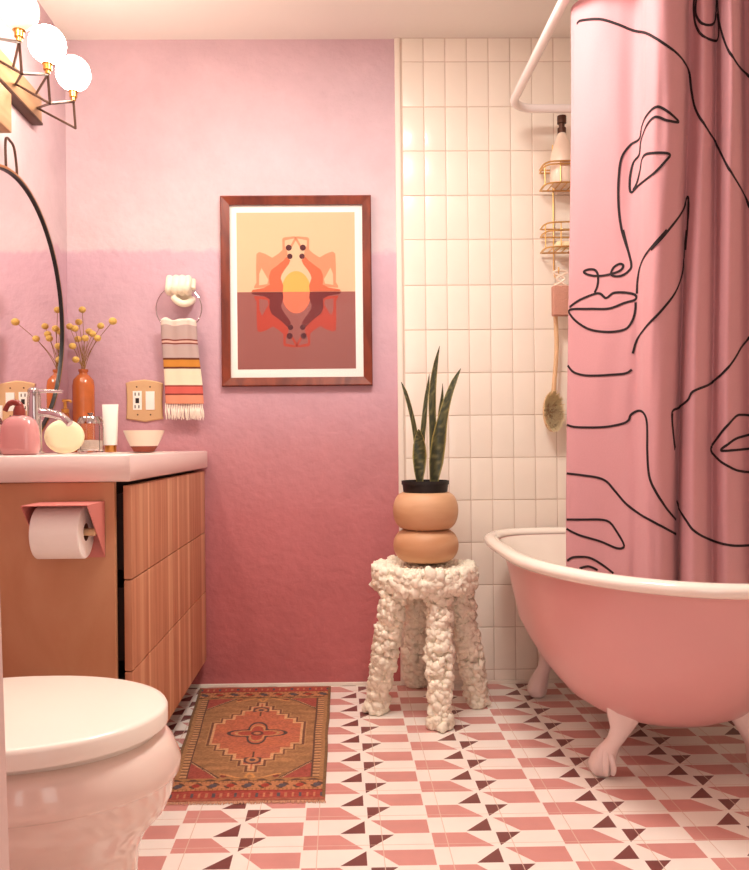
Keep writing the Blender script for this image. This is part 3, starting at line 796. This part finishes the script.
# ------------------------------------------------------------------ framed print
YFm = YB-.0005
TLx, TLy, BRx, BRy = 221, 195.5, 371.7, 386
f0 = P(TLx, (TLy+BRy)/2, Y=YFm-.02).x; f1 = P(BRx, 290, Y=YFm-.02).x; g1 = P(296, TLy, Y=YFm-.02).z; g0 = P(296, BRy, Y=YFm-.02).z
fr = thing('framed_print', 'cherry wood framed sunset print of mirrored figures on the pink wall', 'picture', ((f0+f1)/2, YFm, g0))
fw = .032; mb = MB()
o_ = [(f0, g0), (f1, g0), (f1, g1), (f0, g1)]; i_ = [(f0+fw, g0+fw), (f1-fw, g0+fw), (f1-fw, g1-fw), (f0+fw, g1-fw)]
def rg4(pts, y): return [(x, y, z) for x, z in pts]
mid = [(f0+.004, g0+.004), (f1-.004, g0+.004), (f1-.004, g1-.004), (f0+.004, g1-.004)]
mb.rings([rg4(o_, YFm), rg4(o_, YFm-.022), rg4(mid, YFm-.026), rg4(i_, YFm-.019), rg4(i_, YFm)], closed=True)
mb.build('frame', M['frame'], fr, smooth=False)
MB().box((f0+fw-.002, YFm-.008, g0+fw-.002), (f1-fw+.002, YFm-.004, g1-fw+.002)).build('mat_board', M['paper'], fr)
ax0 = P(237, 290, Y=YFm-.01).x; ax1 = P(355.3, 290, Y=YFm-.01).x; az1 = P(296, 212.3, Y=YFm-.01).z; az0 = P(296, 369, Y=YFm-.01).z
pr = MB().box((ax0, YFm-.0086, az0), (ax1, YFm-.0081, az1)).build('print', flat('print_peach', (226, 186, 150)), fr)
hz = P(296, 291.8, Y=YFm-.01).z; xc = (ax0+ax1)/2; K = (ax1-ax0)/(118.3*6.24)
def art(name, polys, col, lay, flipz=False):
    y = YFm-.0087-.00012*lay; mt = flat('print_'+name+str(lay), col)
    for sx in (1, -1):
        groups = [[q] for q in polys] if name.startswith('hair') else [polys]
        for gp in groups:
            m = MB()
            for poly in gp:
                pts = []
                for a, b in poly:
                    pts.append((min(max(xc+sx*(a-380)*K, ax0), ax1), y, min(max(hz+(388-b)*K*(-1 if flipz else 1), az0), az1)))
                m.prism(pts, (0, -.0001, 0))
            m.build(name, mt, pr, smooth=False)
art('water', [[(380, 388), (5, 388), (5, 900), (380, 900)]], (152, 90, 84), 0)
def halfell(rx, ry, up, x0=380):
    return [(x0, 388)]+[(x0-rx*math.sin(t_), 388-up*ry*math.cos(t_)) for t_ in [k*PI/2/16 for k in range(16, -1, -1)]]
art('sun', [halfell(92, 130, 1)], (228, 172, 88), 1)
art('sun_reflection', [halfell(92, 134, -1)], (232, 118, 88), 1)
light = [(376,40),(304,48),(296,58),(297,125),(272,148),(232,174),(190,150),(152,137),(134,150),(131,230),(132,330),(118,352),(118,364),(205,358),(215,330),(235,290),(250,240),(330,160),(322,118),(311,100),(311,66),(370,54)]
tri = [(165,238),(150,275),(148,346),(200,338),(206,310)]
arm = [(376,44),(345,102),(326,118),(336,126),(356,108),(383,62),(383,44)]
darkb = [(322,168),(345,190),(335,215),(308,250),(290,280),(284,302),(300,350),(296,387),(100,387),(108,374),(180,362),(214,342),(211,290),(225,250),(265,222),(300,192)]
def disc(cx_, cy_, r): return [(cx_+r*math.cos(2*PI*k/16), cy_+r*math.sin(2*PI*k/16)) for k in range(16)]
hair = [disc(336, 112, 19), disc(342, 166, 17)]
art('back_figures', [light, arm], (222, 142, 106), 2)
art('gap', [tri], (226, 186, 150), 3)
art('front_figures', [darkb], (204, 104, 70), 4)
art('hair', hair, (84, 30, 36), 5)
art('back_figures_reflection', [light, arm], (180, 66, 50), 2, flipz=True)
art('gap_reflection', [tri], (152, 90, 84), 3, flipz=True)
art('front_figures_reflection', [darkb], (112, 38, 38), 4, flipz=True)
art('hair_reflection', hair, (84, 30, 36), 5, flipz=True)
gm = bpy.data.materials.new('picture_glass'); gm.use_nodes = True; nt = gm.node_tree; nt.nodes.remove(nt.nodes['Principled BSDF'])
tr = nt.nodes.new('ShaderNodeBsdfTransparent'); gl = nt.nodes.new('ShaderNodeBsdfGlossy'); gl.inputs['Roughness'].default_value = .02
fn = nt.nodes.new('ShaderNodeFresnel'); fn.inputs['IOR'].default_value = 1.12; mx2 = nt.nodes.new('ShaderNodeMixShader')
nt.links.new(fn.outputs[0], mx2.inputs[0]); nt.links.new(tr.outputs[0], mx2.inputs[1]); nt.links.new(gl.outputs[0], mx2.inputs[2]); nt.links.new(mx2.outputs[0], nt.nodes['Material Output'].inputs['Surface'])
MB().box((f0+fw+.0002, YFm-.013, g0+fw+.0002), (f1-fw-.0002, YFm-.0115, g1-fw-.0002)).build('glass_pane', gm, fr, smooth=False)

# ------------------------------------------------------------------ hand-shaped towel hook, ring and towel
YH = YB
hx = P(182, 290, Y=YH-.05)
px = .0036
hk = thing('hand_hook', 'cream ceramic fist-shaped hook on the pink wall', 'hook', (hx.x, YH, hx.z-.05))
def hp_(zx, zy, y): return P(150+zx/11.52, 270+zy/11.52, Y=y)
mb = MB()
for i, (xk, w_) in enumerate(((215, 1.0), (290, 1.08), (362, 1.08), (432, 1.0), )):
    r = .0125*w_
    pts = [hp_(xk+20, 150, YH-.02), hp_(xk+10, 100, YH-.045), hp_(xk+8, 110, YH-.072), hp_(xk, 190, YH-.082), hp_(xk-6, 240, YH-.074), hp_(xk+10, 262, YH-.052)]
    n_ = len(catmull(pts, 5)); mb.tube(catmull(pts, 5), [r]*n_, 14)
mb.tube(catmull([hp_(500, 140, YH-.02), hp_(500, 130, YH-.05), hp_(495, 220, YH-.066)], 6), .010, 12)     # edge of the hand
mb.tube(catmull([hp_(490, 340, YH-.012), hp_(455, 372, YH-.045), hp_(380, 388, YH-.062), hp_(300, 350, YH-.070), hp_(265, 305, YH-.070)], 6), [.013]*18+[.0115]*7, 14)  # thumb
a_ = hp_(370, 250, YH-.001)
for k, (yy, rx, rz) in enumerate(((YH-.012, .044, .047), (YH-.035, .043, .044))):
    pass
mb.rings([[(a_.x+rx*math.cos(2*PI*q/24), yy, a_.z+rz*math.sin(2*PI*q/24)) for q in range(24)] for yy, rx, rz in ((YH-.0008, .036, .040), (YH-.014, .040, .044), (YH-.034, .042, .042), (YH-.046, .036, .034))])
hd = mb.build('fist', M['handc'], hk, ang=80)
rm = hd.modifiers.new('fuse', 'REMESH'); rm.mode = 'VOXEL'; rm.voxel_size = .0022; rm.use_smooth_shade = True
smo = hd.modifiers.new('soft', 'SMOOTH'); smo.iterations = 3
rc = P(177.6, 308.5, Y=YH-.078); rr_r = P(200.5, 308.5, Y=YH-.078).x-rc.x
rng = MB().tube(circle((rc.x, YH-.0565, rc.z+.004), rr_r, 56), .0016, 8, closed=True).build('towel_ring', M['chrome'], hk)
rng.name = 'towel_ring'
# towel over the ring's lower edge
def tx(zx, zy, y): return P(150+zx/7.91, 320+zy/7.91, Y=y)
rows = [(0, 88, 365), (30, 86, 366), (160, 90, 372), (300, 98, 385), (510, 108, 408), (660, 116, 418)]
def edge_at(zy):
    for (a, l0, r0), (b, l1, r1) in zip(rows, rows[1:]):
        if zy <= b: f = (zy-a)/(b-a); return l0+(l1-l0)*f, r0+(r1-r0)*f
    return rows[-1][1:]
def towc(zy):
    for a, b, c in ((0, 42, (240, 220, 205)), (42, 150, (196, 170, 164)), (150, 164, (132, 60, 52)), (164, 178, (230, 190, 172)), (178, 192, (132, 60, 52)), (192, 298, (196, 172, 166)), (298, 312, (110, 56, 40)),
                    (312, 368, (214, 144, 60)), (368, 382, (110, 56, 40)), (382, 512, (250, 234, 204)), (512, 524, (150, 60, 50)), (524, 580, (216, 102, 92)), (580, 592, (120, 46, 40)), (592, 662, (236, 152, 120))):
        if a <= zy < b: return c
    return (236, 152, 120)
vs, cols, fs = [], [], []; NX, NY = 40, 165
YTw = YH-.0565
zring0 = rc.z+.004
for j in range(NY+1):
    zy = 12+j*(660-12)/NY; l, r = edge_at(zy)
    for i in range(NX+1):
        u_ = i/NX; q = tx(l+(r-l)*u_, zy, YTw-.008)
        fo = max(0, 1-j/90)
        y = YTw-.006 - .004*math.sin(u_*PI*5)*(.4+fo) - .006*math.sin(u_*PI) + .018*min(1, j/120)
        # top edge follows the ring curve
        if j < 24:
            xr = (u_-.5)*.13
            y += 0
        vs.append((q.x, y, q.z+.004*math.sin(u_*11)*fo*fo)); cols.append(lin(towc(zy)))
nn = NX+1
fs = [(j*nn+i, j*nn+i+1, (j+1)*nn+i+1, (j+1)*nn+i) for j in range(NY) for i in range(NX)]
tw = thing('hand_towel', 'striped fringed hand towel hanging from the ring of the fist hook', 'towel', (rc.x, YTw, tx(200, 780, YTw).z))
o_f = MB().add(vs, fs).build('cloth', M['towel'], tw, ang=180, cols=cols)
sd = o_f.modifiers.new('thickness', 'SOLIDIFY'); sd.thickness = .003; sd.offset = 0
# back half hanging behind the ring plus the fold over it
vs2, cols2 = [], []
for j in range(121):
    zy = 12+j*(520-12)/120; l, r = edge_at(zy)
    for i in range(NX+1):
        u_ = i/NX; q = tx(l+4+(r-l-8)*u_, zy, YTw+.01)
        vs2.append((q.x, YTw+.007+.010*min(1, j/60)+.002*math.sin(u_*9), q.z+.004*math.sin(u_*11)*max(0, 1-j/90)**2)); cols2.append(lin(towc(zy)))
fs2 = [(j*nn+i, j*nn+i+1, (j+1)*nn+i+1, (j+1)*nn+i) for j in range(120) for i in range(NX)]
ob = MB().add(vs2, fs2).build('back_layer', M['towel'], tw, ang=180, cols=cols2)
sd = ob.modifiers.new('thickness', 'SOLIDIFY'); sd.thickness = .002; sd.offset = 0
mb = MB()
top = [Vector(vs[i]) for i in range(nn)]; topb = [Vector(vs2[i]) for i in range(nn)]
rs = []
for k in range(9):
    a = PI*k/8; row = []
    for i in range(nn):
        f_, b_ = top[i], topb[i]; c_ = (f_+b_)/2; hw = (b_.y-f_.y)/2
        row.append(Vector((c_.x, c_.y-hw*math.cos(a), (f_.z*(1-k/8)+b_.z*k/8)+hw*.9*math.sin(a))))
    rs.append(row)
vv = [p for r_ in rs for p in r_]
ob = MB().add(vv, [(k*nn+i, k*nn+i+1, (k+1)*nn+i+1, (k+1)*nn+i) for k in range(8) for i in range(NX)]).build('fold', M['tfringe'], tw, ang=180)
sd = ob.modifiers.new('thickness', 'SOLIDIFY'); sd.thickness = .002; sd.offset = 0
mb = MB()
for k in range(22):
    u_ = (k+.5)/22; x_ = 116+(418-116)*u_
    yb_ = YTw+.012
    for e in range(3):
        x2 = x_+random.uniform(-8, 14)+6; pts = [tx(x_, 655, yb_), tx(x_+2, 690, yb_), tx((x_+x2)/2+random.uniform(-6, 6), 730, yb_-random.uniform(0, .006)), tx(x2, random.uniform(765, 795), yb_)]
        mb.tube(catmull(pts, 4), [.0018, .002, .0016, .002, .0022, .0022, .0022, .0022, .002, .002, .0018, .0015, .001], 6)
mb.build('fringe', M['tfringe'], tw)['kind'] = 'stuff'

# ------------------------------------------------------------------ outlet plate
def oq(zx, zy, y=YB): return P(90+zx/5.762, 370+zy/5.762, Y=y)
ot = thing('outlet_plate', 'brass double wall plate with outlet and rocker switch above the counter', 'wall plate', (oq(315, 180).x, YB, oq(315, 290).z))
outl = [(207, 75), (235, 66), (270, 60), (315, 55), (360, 62), (395, 68), (422, 78), (420, 100), (417, 180), (420, 262), (424, 282), (395, 287), (360, 292), (320, 300), (280, 293), (240, 287), (209, 282), (212, 262), (214, 180), (211, 100)]
c_ = oq(315, 180, YB-.003)
mb = MB(); o3 = [oq(a, b, YB-.0006) for a, b in outl]; o4 = [Vector((p.x, YB-.005, p.z)) for p in o3]; o5 = [Vector((c_.x+(p.x-c_.x)*.95, YB-.0075, c_.z+(p.z-c_.z)*.95)) for p in o3]
mb.rings([o3, o4, o5]); mb.build('plate', M['tan_plate'], ot, ang=30)
def obox(a, b, c, d, y0, y1, bev=.0008):
    p, q = oq(a, b), oq(c, d); return MB().box((p.x, y0, p.z), (q.x, y1, q.z), bev)
ou = obox(250, 122, 302, 230, YB-.0098, YB-.0078).build('outlet', M['white_plastic'], ot)
for zy in (140, 212):
    for zx in (264, 286):
        p, q = oq(zx-3, zy-9), oq(zx+3, zy+9); MB().box((p.x, YB-.0104, p.z), (q.x, YB-.0099, q.z)).build('slot', M['slot'], ou, smooth=False)
p, q = oq(266, 163), oq(287, 192); MB().box((p.x, YB-.0110, p.z), (q.x, YB-.0099, q.z), .0003).build('test_button', M['slot'], ou)
obox(324, 124, 376, 230, YB-.0105, YB-.0078).build('rocker_switch', M['white_plastic'], ot)
for zx, zy in ((272, 98), (349, 98), (278, 258), (352, 258)):
    p = oq(zx, zy); MB().lathe([(.001, -.0095), (.0028, -.009), (.003, -.0078), (.001, -.0077)], (p.x, YB, p.z), 12, 'Y').build('screw', M['dark_brass'], ot)

# ------------------------------------------------------------------ round mirror
XM = -.935; MYc, MZc, MA, MZr = 2.332, 1.278, .398, .392
mi = thing('round_mirror', 'large round mirror with thin dark frame on the left wall', 'mirror', (XL, MYc, MZc-MZr))
mb = MB(); n_ = 96
def mring(x, g): return [(x, MYc+(MA+g)*math.cos(2*PI*k/n_), MZc+(MZr+g)*math.sin(2*PI*k/n_)) for k in range(n_)]
mb.rings([mring(XM-.010, -.006), mring(XM-.004, -.006)]); mb.build('glass', M['mirror'], mi, ang=30)
MB().rings([mring(XM-.014, -.0055), mring(XM-.014, 0), mring(XM+.002, 0), mring(XM+.002, -.0045), mring(XM-.0035, -.0055)], closed=True).build('inner_frame', M['black'], mi, ang=30)
MB().rings([mring(XM-.014, .0004), mring(XM-.014, .008), mring(XM+.001, .008), mring(XM+.003, .0004)], closed=True).build('outer_band', M['brass'], mi, ang=30)
MB().rings([mring(XL+.0005, -.16), mring(XM-.0105, -.16)]).build('wall_spacer', M['board'], mi, ang=30)
pk0 = P(11.5, 94, X=-.93); pk1 = P(11.5, 133, X=-.93)
MB().box((XL+.001, pk0.y-.09, pk1.z), (-.93, pk0.y, pk0.z), .003).build('hanger_block', M['board'], mi)
l0 = P(6, 145, X=-.955); l1 = P(6, 168, X=-.955); l2 = P(12, 141, X=-.955); l3 = P(16.5, 172, X=-.955)
zm = pk1.z-.001
MB().tube(catmull([(-.955, l1.y, MZc+MZr+.007), (-.955, l1.y, l1.z), (-.955, l1.y-.0, zm-.01), (-.955, (l1.y+l3.y)/2, zm-.003), (-.955, l3.y-.015, zm-.015), (-.955, l3.y, l3.z+.02), (-.955, l3.y+.005, MZc+math.sqrt(max(0, MZr**2-(l3.y-MYc)**2))+.008)], 6), .004, 8).build('hanger_loop', M['dark_brass'], mi)

# ------------------------------------------------------------------ vanity light
XB = -.952
e0 = P(42, 123, X=XB); e1 = P(42, 92, X=XB)
lt = thing('vanity_light', 'brass zigzag wall light with round white globes above the mirror', 'wall light', (XL, 2.1, e0.z))
MB().box((XL+.001, 1.35, e0.z), (XB, e0.y, e0.z+.085), .002).build('mounting_board', M['board'], lt)
MB().box((XL+.001, 1.35, e0.z-.008), (XB+.003, e0.y+.001, e0.z-.0003), .001).build('lower_edge', M['dark_brass'], lt)
G1 = P(70.5, 75, Y=2.35); G2 = P(44, 47.5, Y=2.19); G3 = P(20, 6, Y=1.99)
T1 = P(73.4, 101.4, Y=2.35); B1 = P(75, 128.4, Y=2.355)
zG, zT, zB = G1.z, T1.z, B1.z; xG = G1.x
ys = [2.35, 2.18, 2.005, 1.825, 1.65]
V = [P(38, 108, X=XB), P(9.5, 79, X=XB)]; Wt = [P(36, 95, X=XB), P(9, 62, X=XB)]
T = []; B = []
for i, y in enumerate(ys):
    gx = (-.777, -.790, -.797, -.80, -.80)[i]; T.append(Vector((gx+.008, y, zT))); B.append(Vector((gx+.012, y+.004, zB)))
mb = MB()
for i in range(5):
    mb.tube([T[i]+Vector((0, 0, .003)), B[i]], .0036, 8)
    if i < 4: mb.tube([T[i], B[i+1]], .0036, 8)
    vi = Vector((XB-.002, V[0].y+(ys[i]-ys[0]), V[0].z))
    mb.tube([B[i], vi], .0036, 8)
    if i < 4: mb.tube([vi, B[i+1]], .0036, 8)
    wi = Vector((XB-.002, Wt[0].y+(ys[i]-ys[1]), min(Wt[0].z, e0.z+.09)))
    if i > 0: mb.tube([T[i], wi], .0036, 8)
mb.build('zigzag_rods', M['dark_brass'], lt)
for i in range(5):
    s = MB().lathe([(.002, zT+.002), (.007, zT+.002), (.007, zT+.010), (.0115, zT+.012), (.0115, zG-.050), (.016, zG-.0485), (.002, zG-.048)], (T[i].x, ys[i], 0), 20).build('socket', M['brass'], lt)
    MB().sphere((T[i].x, ys[i], zG+.004), .049, 32, 20).build('globe', M['globe_dim' if i == 2 else 'globe'], s)

# ------------------------------------------------------------------ things on the counter
Zc = ZT+.0006
def at(x, Y): return P(x, 440, Y=Y)
# stoneware vase
q = at(84, 2.81); vx, vy = q.x, 2.81; vt = P(84, 369.5, Y=2.81).z-Zc
va = tag(MB().lathe([(.002, 0), (.034, 0), (.037, .005), (.038, .02), (.038, vt*.80), (.035, vt*.87), (.022, vt*.925), (.015, vt*.94), (.014, vt*.965), (.017, vt*.975), (.017, vt), (.012, vt), (.011, vt*.9), (.002, vt*.88)], (vx, vy, Zc), 36).build('stoneware_vase', M['amber'], None, ang=60), 'tall amber stoneware bottle vase on the counter beside the mirror', 'vase')
balls = [(280, 33), (384, 72), (343, 88), (303, 107), (290, 130), (268, 75), (255, 97), (237, 90), (332, 130), (247, 157), (258, 203), (265, 133), (315, 115)]
neck = Vector((vx, vy, Zc+vt))
for k, (a, b) in enumerate(balls):
    dy = [0, -.06, .03, .045, -.03, .04, -.05, .02, -.035, -.05, -.03, .06, .0][k]
    e = P(a/3.404, 300+b/3.404, Y=vy+dy)
    fl_ = thing('dried_ball_flower', 'yellow dried ball flower on thin stem in the amber stoneware vase', 'flower', tuple(neck), 'dried ball flowers in the amber vase')
    ang_ = 2.4*k; s0 = neck+Vector((.005*math.cos(ang_), .005*math.sin(ang_), -.03)); s1 = neck+Vector((.006*math.cos(ang_), .006*math.sin(ang_), .004))
    mid_ = s1.lerp(e, .5)+Vector((0, 0, .012))
    mid_ = s1.lerp(e, .5)+(Vector((s1.x, s1.y, e.z))-e)*.12
    MB().tube(catmull([s0, s1, mid_, e], 6), .0011, 6).build('stem', M['stem'], fl_)
    MB().sphere(e, .0125 if k != 1 else .014, 16, 10, (1, 1, .9)).build('flower_head', M['ball'], fl_)
# bowl
q = at(144, 2.62); r = (P(164, 440, Y=2.62).x-P(123.5, 440, Y=2.62).x)/2; ht = P(144, 430.5, Y=2.62).z-Zc
bw = thing('small_bowl', 'small cream bowl with brown foot at the counter end', 'bowl', (q.x, 2.62, Zc))
MB().lathe([(.002, 0), (r*.50, 0), (r*.52, .004), (r*.66, ht*.26), (.002, ht*.26)], (q.x, 2.62, Zc), 36).build('bowl_foot', M['terra'], bw)
MB().lathe([(.002, ht*.265), (r*.66, ht*.265), (r*.84, ht*.6), (r, ht), (r*.96, ht), (r*.80, ht*.62), (r*.6, ht*.36), (.002, ht*.33)], (q.x, 2.62, Zc), 36).build('bowl_body', M['bowlw'], bw)
# cosmetic tube standing on its cap
q = at(110.5, 2.63); wt = (P(119, 440, Y=2.63).x-P(102.5, 440, Y=2.63).x)/2; zt_ = P(110, 404.5, Y=2.63).z-Zc; zcap = .022
tb = thing('cosmetic_tube', 'white squeeze tube standing on its gold cap beside the bowl', 'tube', (q.x, 2.63, Zc))
MB().lathe([(.002, 0), (.0185, 0), (.019, .001), (.019, zcap), (.002, zcap)], (q.x, 2.63, Zc), 28).build('cap', M['brass'], tb)
rs = []
for k in range(9):
    f = k/8; ry_ = .021*(1-f)**.7+.0012; rx_ = .0215+(wt-.0215)*f
    rs.append([(q.x+rx_*math.cos(2*PI*n_/28), 2.63+ry_*math.sin(2*PI*n_/28), Zc+zcap+.0005+(zt_-zcap)*f) for n_ in range(28)])
MB().rings(rs).build('tube_body', M['white_plastic'], tb, ang=50)
# glass jar
YJ = 2.52
q = at(90.5, YJ); r = (P(103.5, 440, Y=YJ).x-P(77.5, 440, Y=YJ).x)/2; hj = P(90, 424, Y=YJ).z-Zc; hl = P(90, 415.5, Y=YJ).z-Zc
jr = thing('glass_jar', 'faceted glass jar with metal lid in front of the amber vase', 'jar', (q.x, YJ, Zc))
MB().lathe([(.002, 0), (r*.93, 0), (r, .006), (r, hj*.9), (r*.94, hj), (r*.88, hj), (r*.92, hj*.88), (r*.92, .01), (r*.8, .006), (.002, .006)], (q.x, YJ, Zc), 12).build('jar_body', M['glass'], jr, smooth=False)
MB().lathe([(.002, .0065), (r*.84, .0068), (r*.84, hj*.42), (.002, hj*.45)], (q.x, YJ, Zc), 24).build('contents', M['salts'], jr)
MB().lathe([(.002, hj+.0005), (r*.97, hj+.0005), (r*.98, hj+.008), (r*.8, hl-.004), (r*.3, hl-.002), (r*.12, hl), (.01, hl+.008), (.002, hl+.009)], (q.x, YJ, Zc), 30).build('lid', M['chrome'], jr)
# amber pump bottle
YP = 2.40
q = at(65.5, YP); zz1 = P(65, 399.5, Y=YP).z-Zc; z2 = P(65, 413, Y=YP).z-Zc
pb_ = thing('pump_bottle', 'amber pump bottle standing behind the faucet spout', 'bottle', (q.x, YP, Zc))
MB().lathe([(.002, 0), (.024, 0), (.025, .004), (.025, z2*.72), (.012, z2*.93), (.011, z2), (.002, z2)], (q.x, YP, Zc), 28).build('bottle_body', M['amber_glass'], pb_)
mb = MB(); mb.lathe([(.002, z2+.0005), (.011, z2+.0005), (.0115, z2+.012), (.005, z2+.014), (.005, zz1-.008), (.009, zz1-.007), (.009, zz1), (.002, zz1)], (q.x, YP, Zc), 20)
mb.tube([(q.x, YP, Zc+zz1-.004), (q.x+.018, YP-.01, Zc+zz1-.004), (q.x+.022, YP-.012, Zc+zz1-.009)], .0035, 8); mb.build('pump', M['brass'], pb_)
# round soap disc standing on edge
YS = 2.22
q = at(64.5, YS); rs_ = (P(64, 419.5, Y=YS).z-Zc)/2*1.0
so = MB(); cc_ = Vector((q.x, YS, Zc+rs_)); axd = Vector((.34, -.94, 0)).normalized(); sd_ = Vector((0, 0, 1)).cross(axd).normalized()
rings_ = []
for h_, f in ((-.022, .55), (-.021, .8), (-.016, .94), (-.006, 1), (.006, 1), (.016, .94), (.021, .8), (.022, .55)):
    rings_.append([cc_+axd*h_+(sd_*math.cos(2*PI*k/40)*1.12+Vector((0, 0, 1))*math.sin(2*PI*k/40))*rs_*f for k in range(40)])
so.rings(rings_); tag(so.build('round_soap', M['soap'], None, ang=60), 'round cream soap cake standing on edge between pink pot and glass jar', 'soap')
# faucet
YFc = 2.10
q = at(34.5, YFc); fx = q.x; ztop = P(35, 393, Y=YFc).z
fa = thing('faucet', 'chrome single lever faucet on the counter behind the pink bottle', 'faucet', (fx, YFc, Zc))
MB().lathe([(.002, 0), (.024, 0), (.025, .004), (.0185, .008), (.0175, ztop-Zc-.012), (.015, ztop-Zc), (.002, ztop-Zc)], (fx, YFc, Zc), 32).build('faucet_body', M['chrome'], fa)
s0 = P(37, 412, Y=YFc); s1 = P(52, 413.5, Y=YFc-.01); s2 = P(63, 417.5, Y=YFc-.02); s3 = P(70, 424, Y=YFc-.025)
MB().tube(catmull([Vector((fx+.006, YFc, s0.z)), s0+Vector((.01, 0, 0)), s1, s2, s3], 6), [.0125]*6+[.012]*6+[.011]*6+[.0095]*7, 16).build('spout', M['chrome'], fa)
e_ = P(62.5, 391.5, Y=YFc-.01)
MB().tube([(fx, YFc, ztop+.006), (fx+.03, YFc, e_.z+.002), tuple(e_)], [.008, .0045, .004], 12).build('lever', M['chrome'], fa)
MB().lathe([(.002, 0), (.016, 0), (.016, .008), (.010, .014), (.002, .015)], (fx, YFc, ztop+.0005), 24).build('cap', M['chrome'], fa)
# pink bottle with curved pump
YK = 1.93
q = at(20, YK); r = (P(39, 440, Y=YK).x-P(1.5, 440, Y=YK).x)/2; zs_ = P(20, 415.5, Y=YK).z-Zc
pk = thing('pink_soap_dispenser', 'rounded pink soap dispenser with curved red-brown pump on the counter', 'soap dispenser', (q.x, YK, Zc))
prof = [(.002, 0), (r*.80, 0), (r*.93, .005), (r, .018), (r*.985, zs_*.45), (r*.93, zs_*.70), (r*.78, zs_*.88), (r*.5, zs_*.97), (r*.34, zs_), (.002, zs_)]
rs = []
for rr2, h_ in prof:
    ring = []
    for k in range(48):
        a = 2*PI*k/48; c0, s0_ = math.cos(a), math.sin(a); e = 3.0
        ring.append((q.x+math.copysign(abs(c0)**(2/e), c0)*rr2, YK+math.copysign(abs(s0_)**(2/e), s0_)*rr2*.75, Zc+h_))
    rs.append(ring)
MB().rings(rs).build('bottle_body', M['pinkpot'], pk, ang=60)
k0 = P(19, 412, Y=YK); zneck = Zc+zs_
mb = MB(); mb.lathe([(.002, .0005), (.0145, .0005), (.0135, .014), (.010, .022), (.002, .024)], (q.x-.001, YK, zneck), 24)
mb.tube(catmull([P(21, 413, Y=YK), P(19.5, 405, Y=YK), P(14, 402.5, Y=YK), P(8.5, 404.5, Y=YK), P(5, 411, Y=YK)], 6), [.0085]*6+[.008]*6+[.007]*6+[.006]*7, 12)
mb.build('pump', M['redpump'], pk)

# ------------------------------------------------------------------ light
w = bpy.data.worlds.new('world'); sc.world = w; w.use_nodes = True
w.node_tree.nodes['Background'].inputs[0].default_value = (1, .95, .86, 1); w.node_tree.nodes['Background'].inputs[1].default_value = .4
def area(name, loc, rot, sx, sy, e, col):
    l = bpy.data.lights.new(name, 'AREA'); l.shape = 'RECTANGLE'; l.size = sx; l.size_y = sy; l.energy = e; l.color = col
    o = bpy.data.objects.new(name, l); C.objects.link(o); o.location = loc; o.rotation_euler = rot
    return o
area('doorway_fill', (.1, YF-.12, 1.1), (math.radians(90), 0, 0), .88, 1.9, 9, (1, .95, .89))  # added fill light behind the camera, stands for no real source
area('overhead_fill', (.12, 1.75, ZC-.03), (0, 0, 0), .4, .4, 25, (1, .95, .87))  # added unseen fill below the ceiling, brightens the floor; no fixture there
vs_ = sc.view_settings; vs_.view_transform = 'Standard'; vs_.look = 'None'; vs_.gamma = 1; vs_.use_curve_mapping = False; vs_.exposure = 0.12
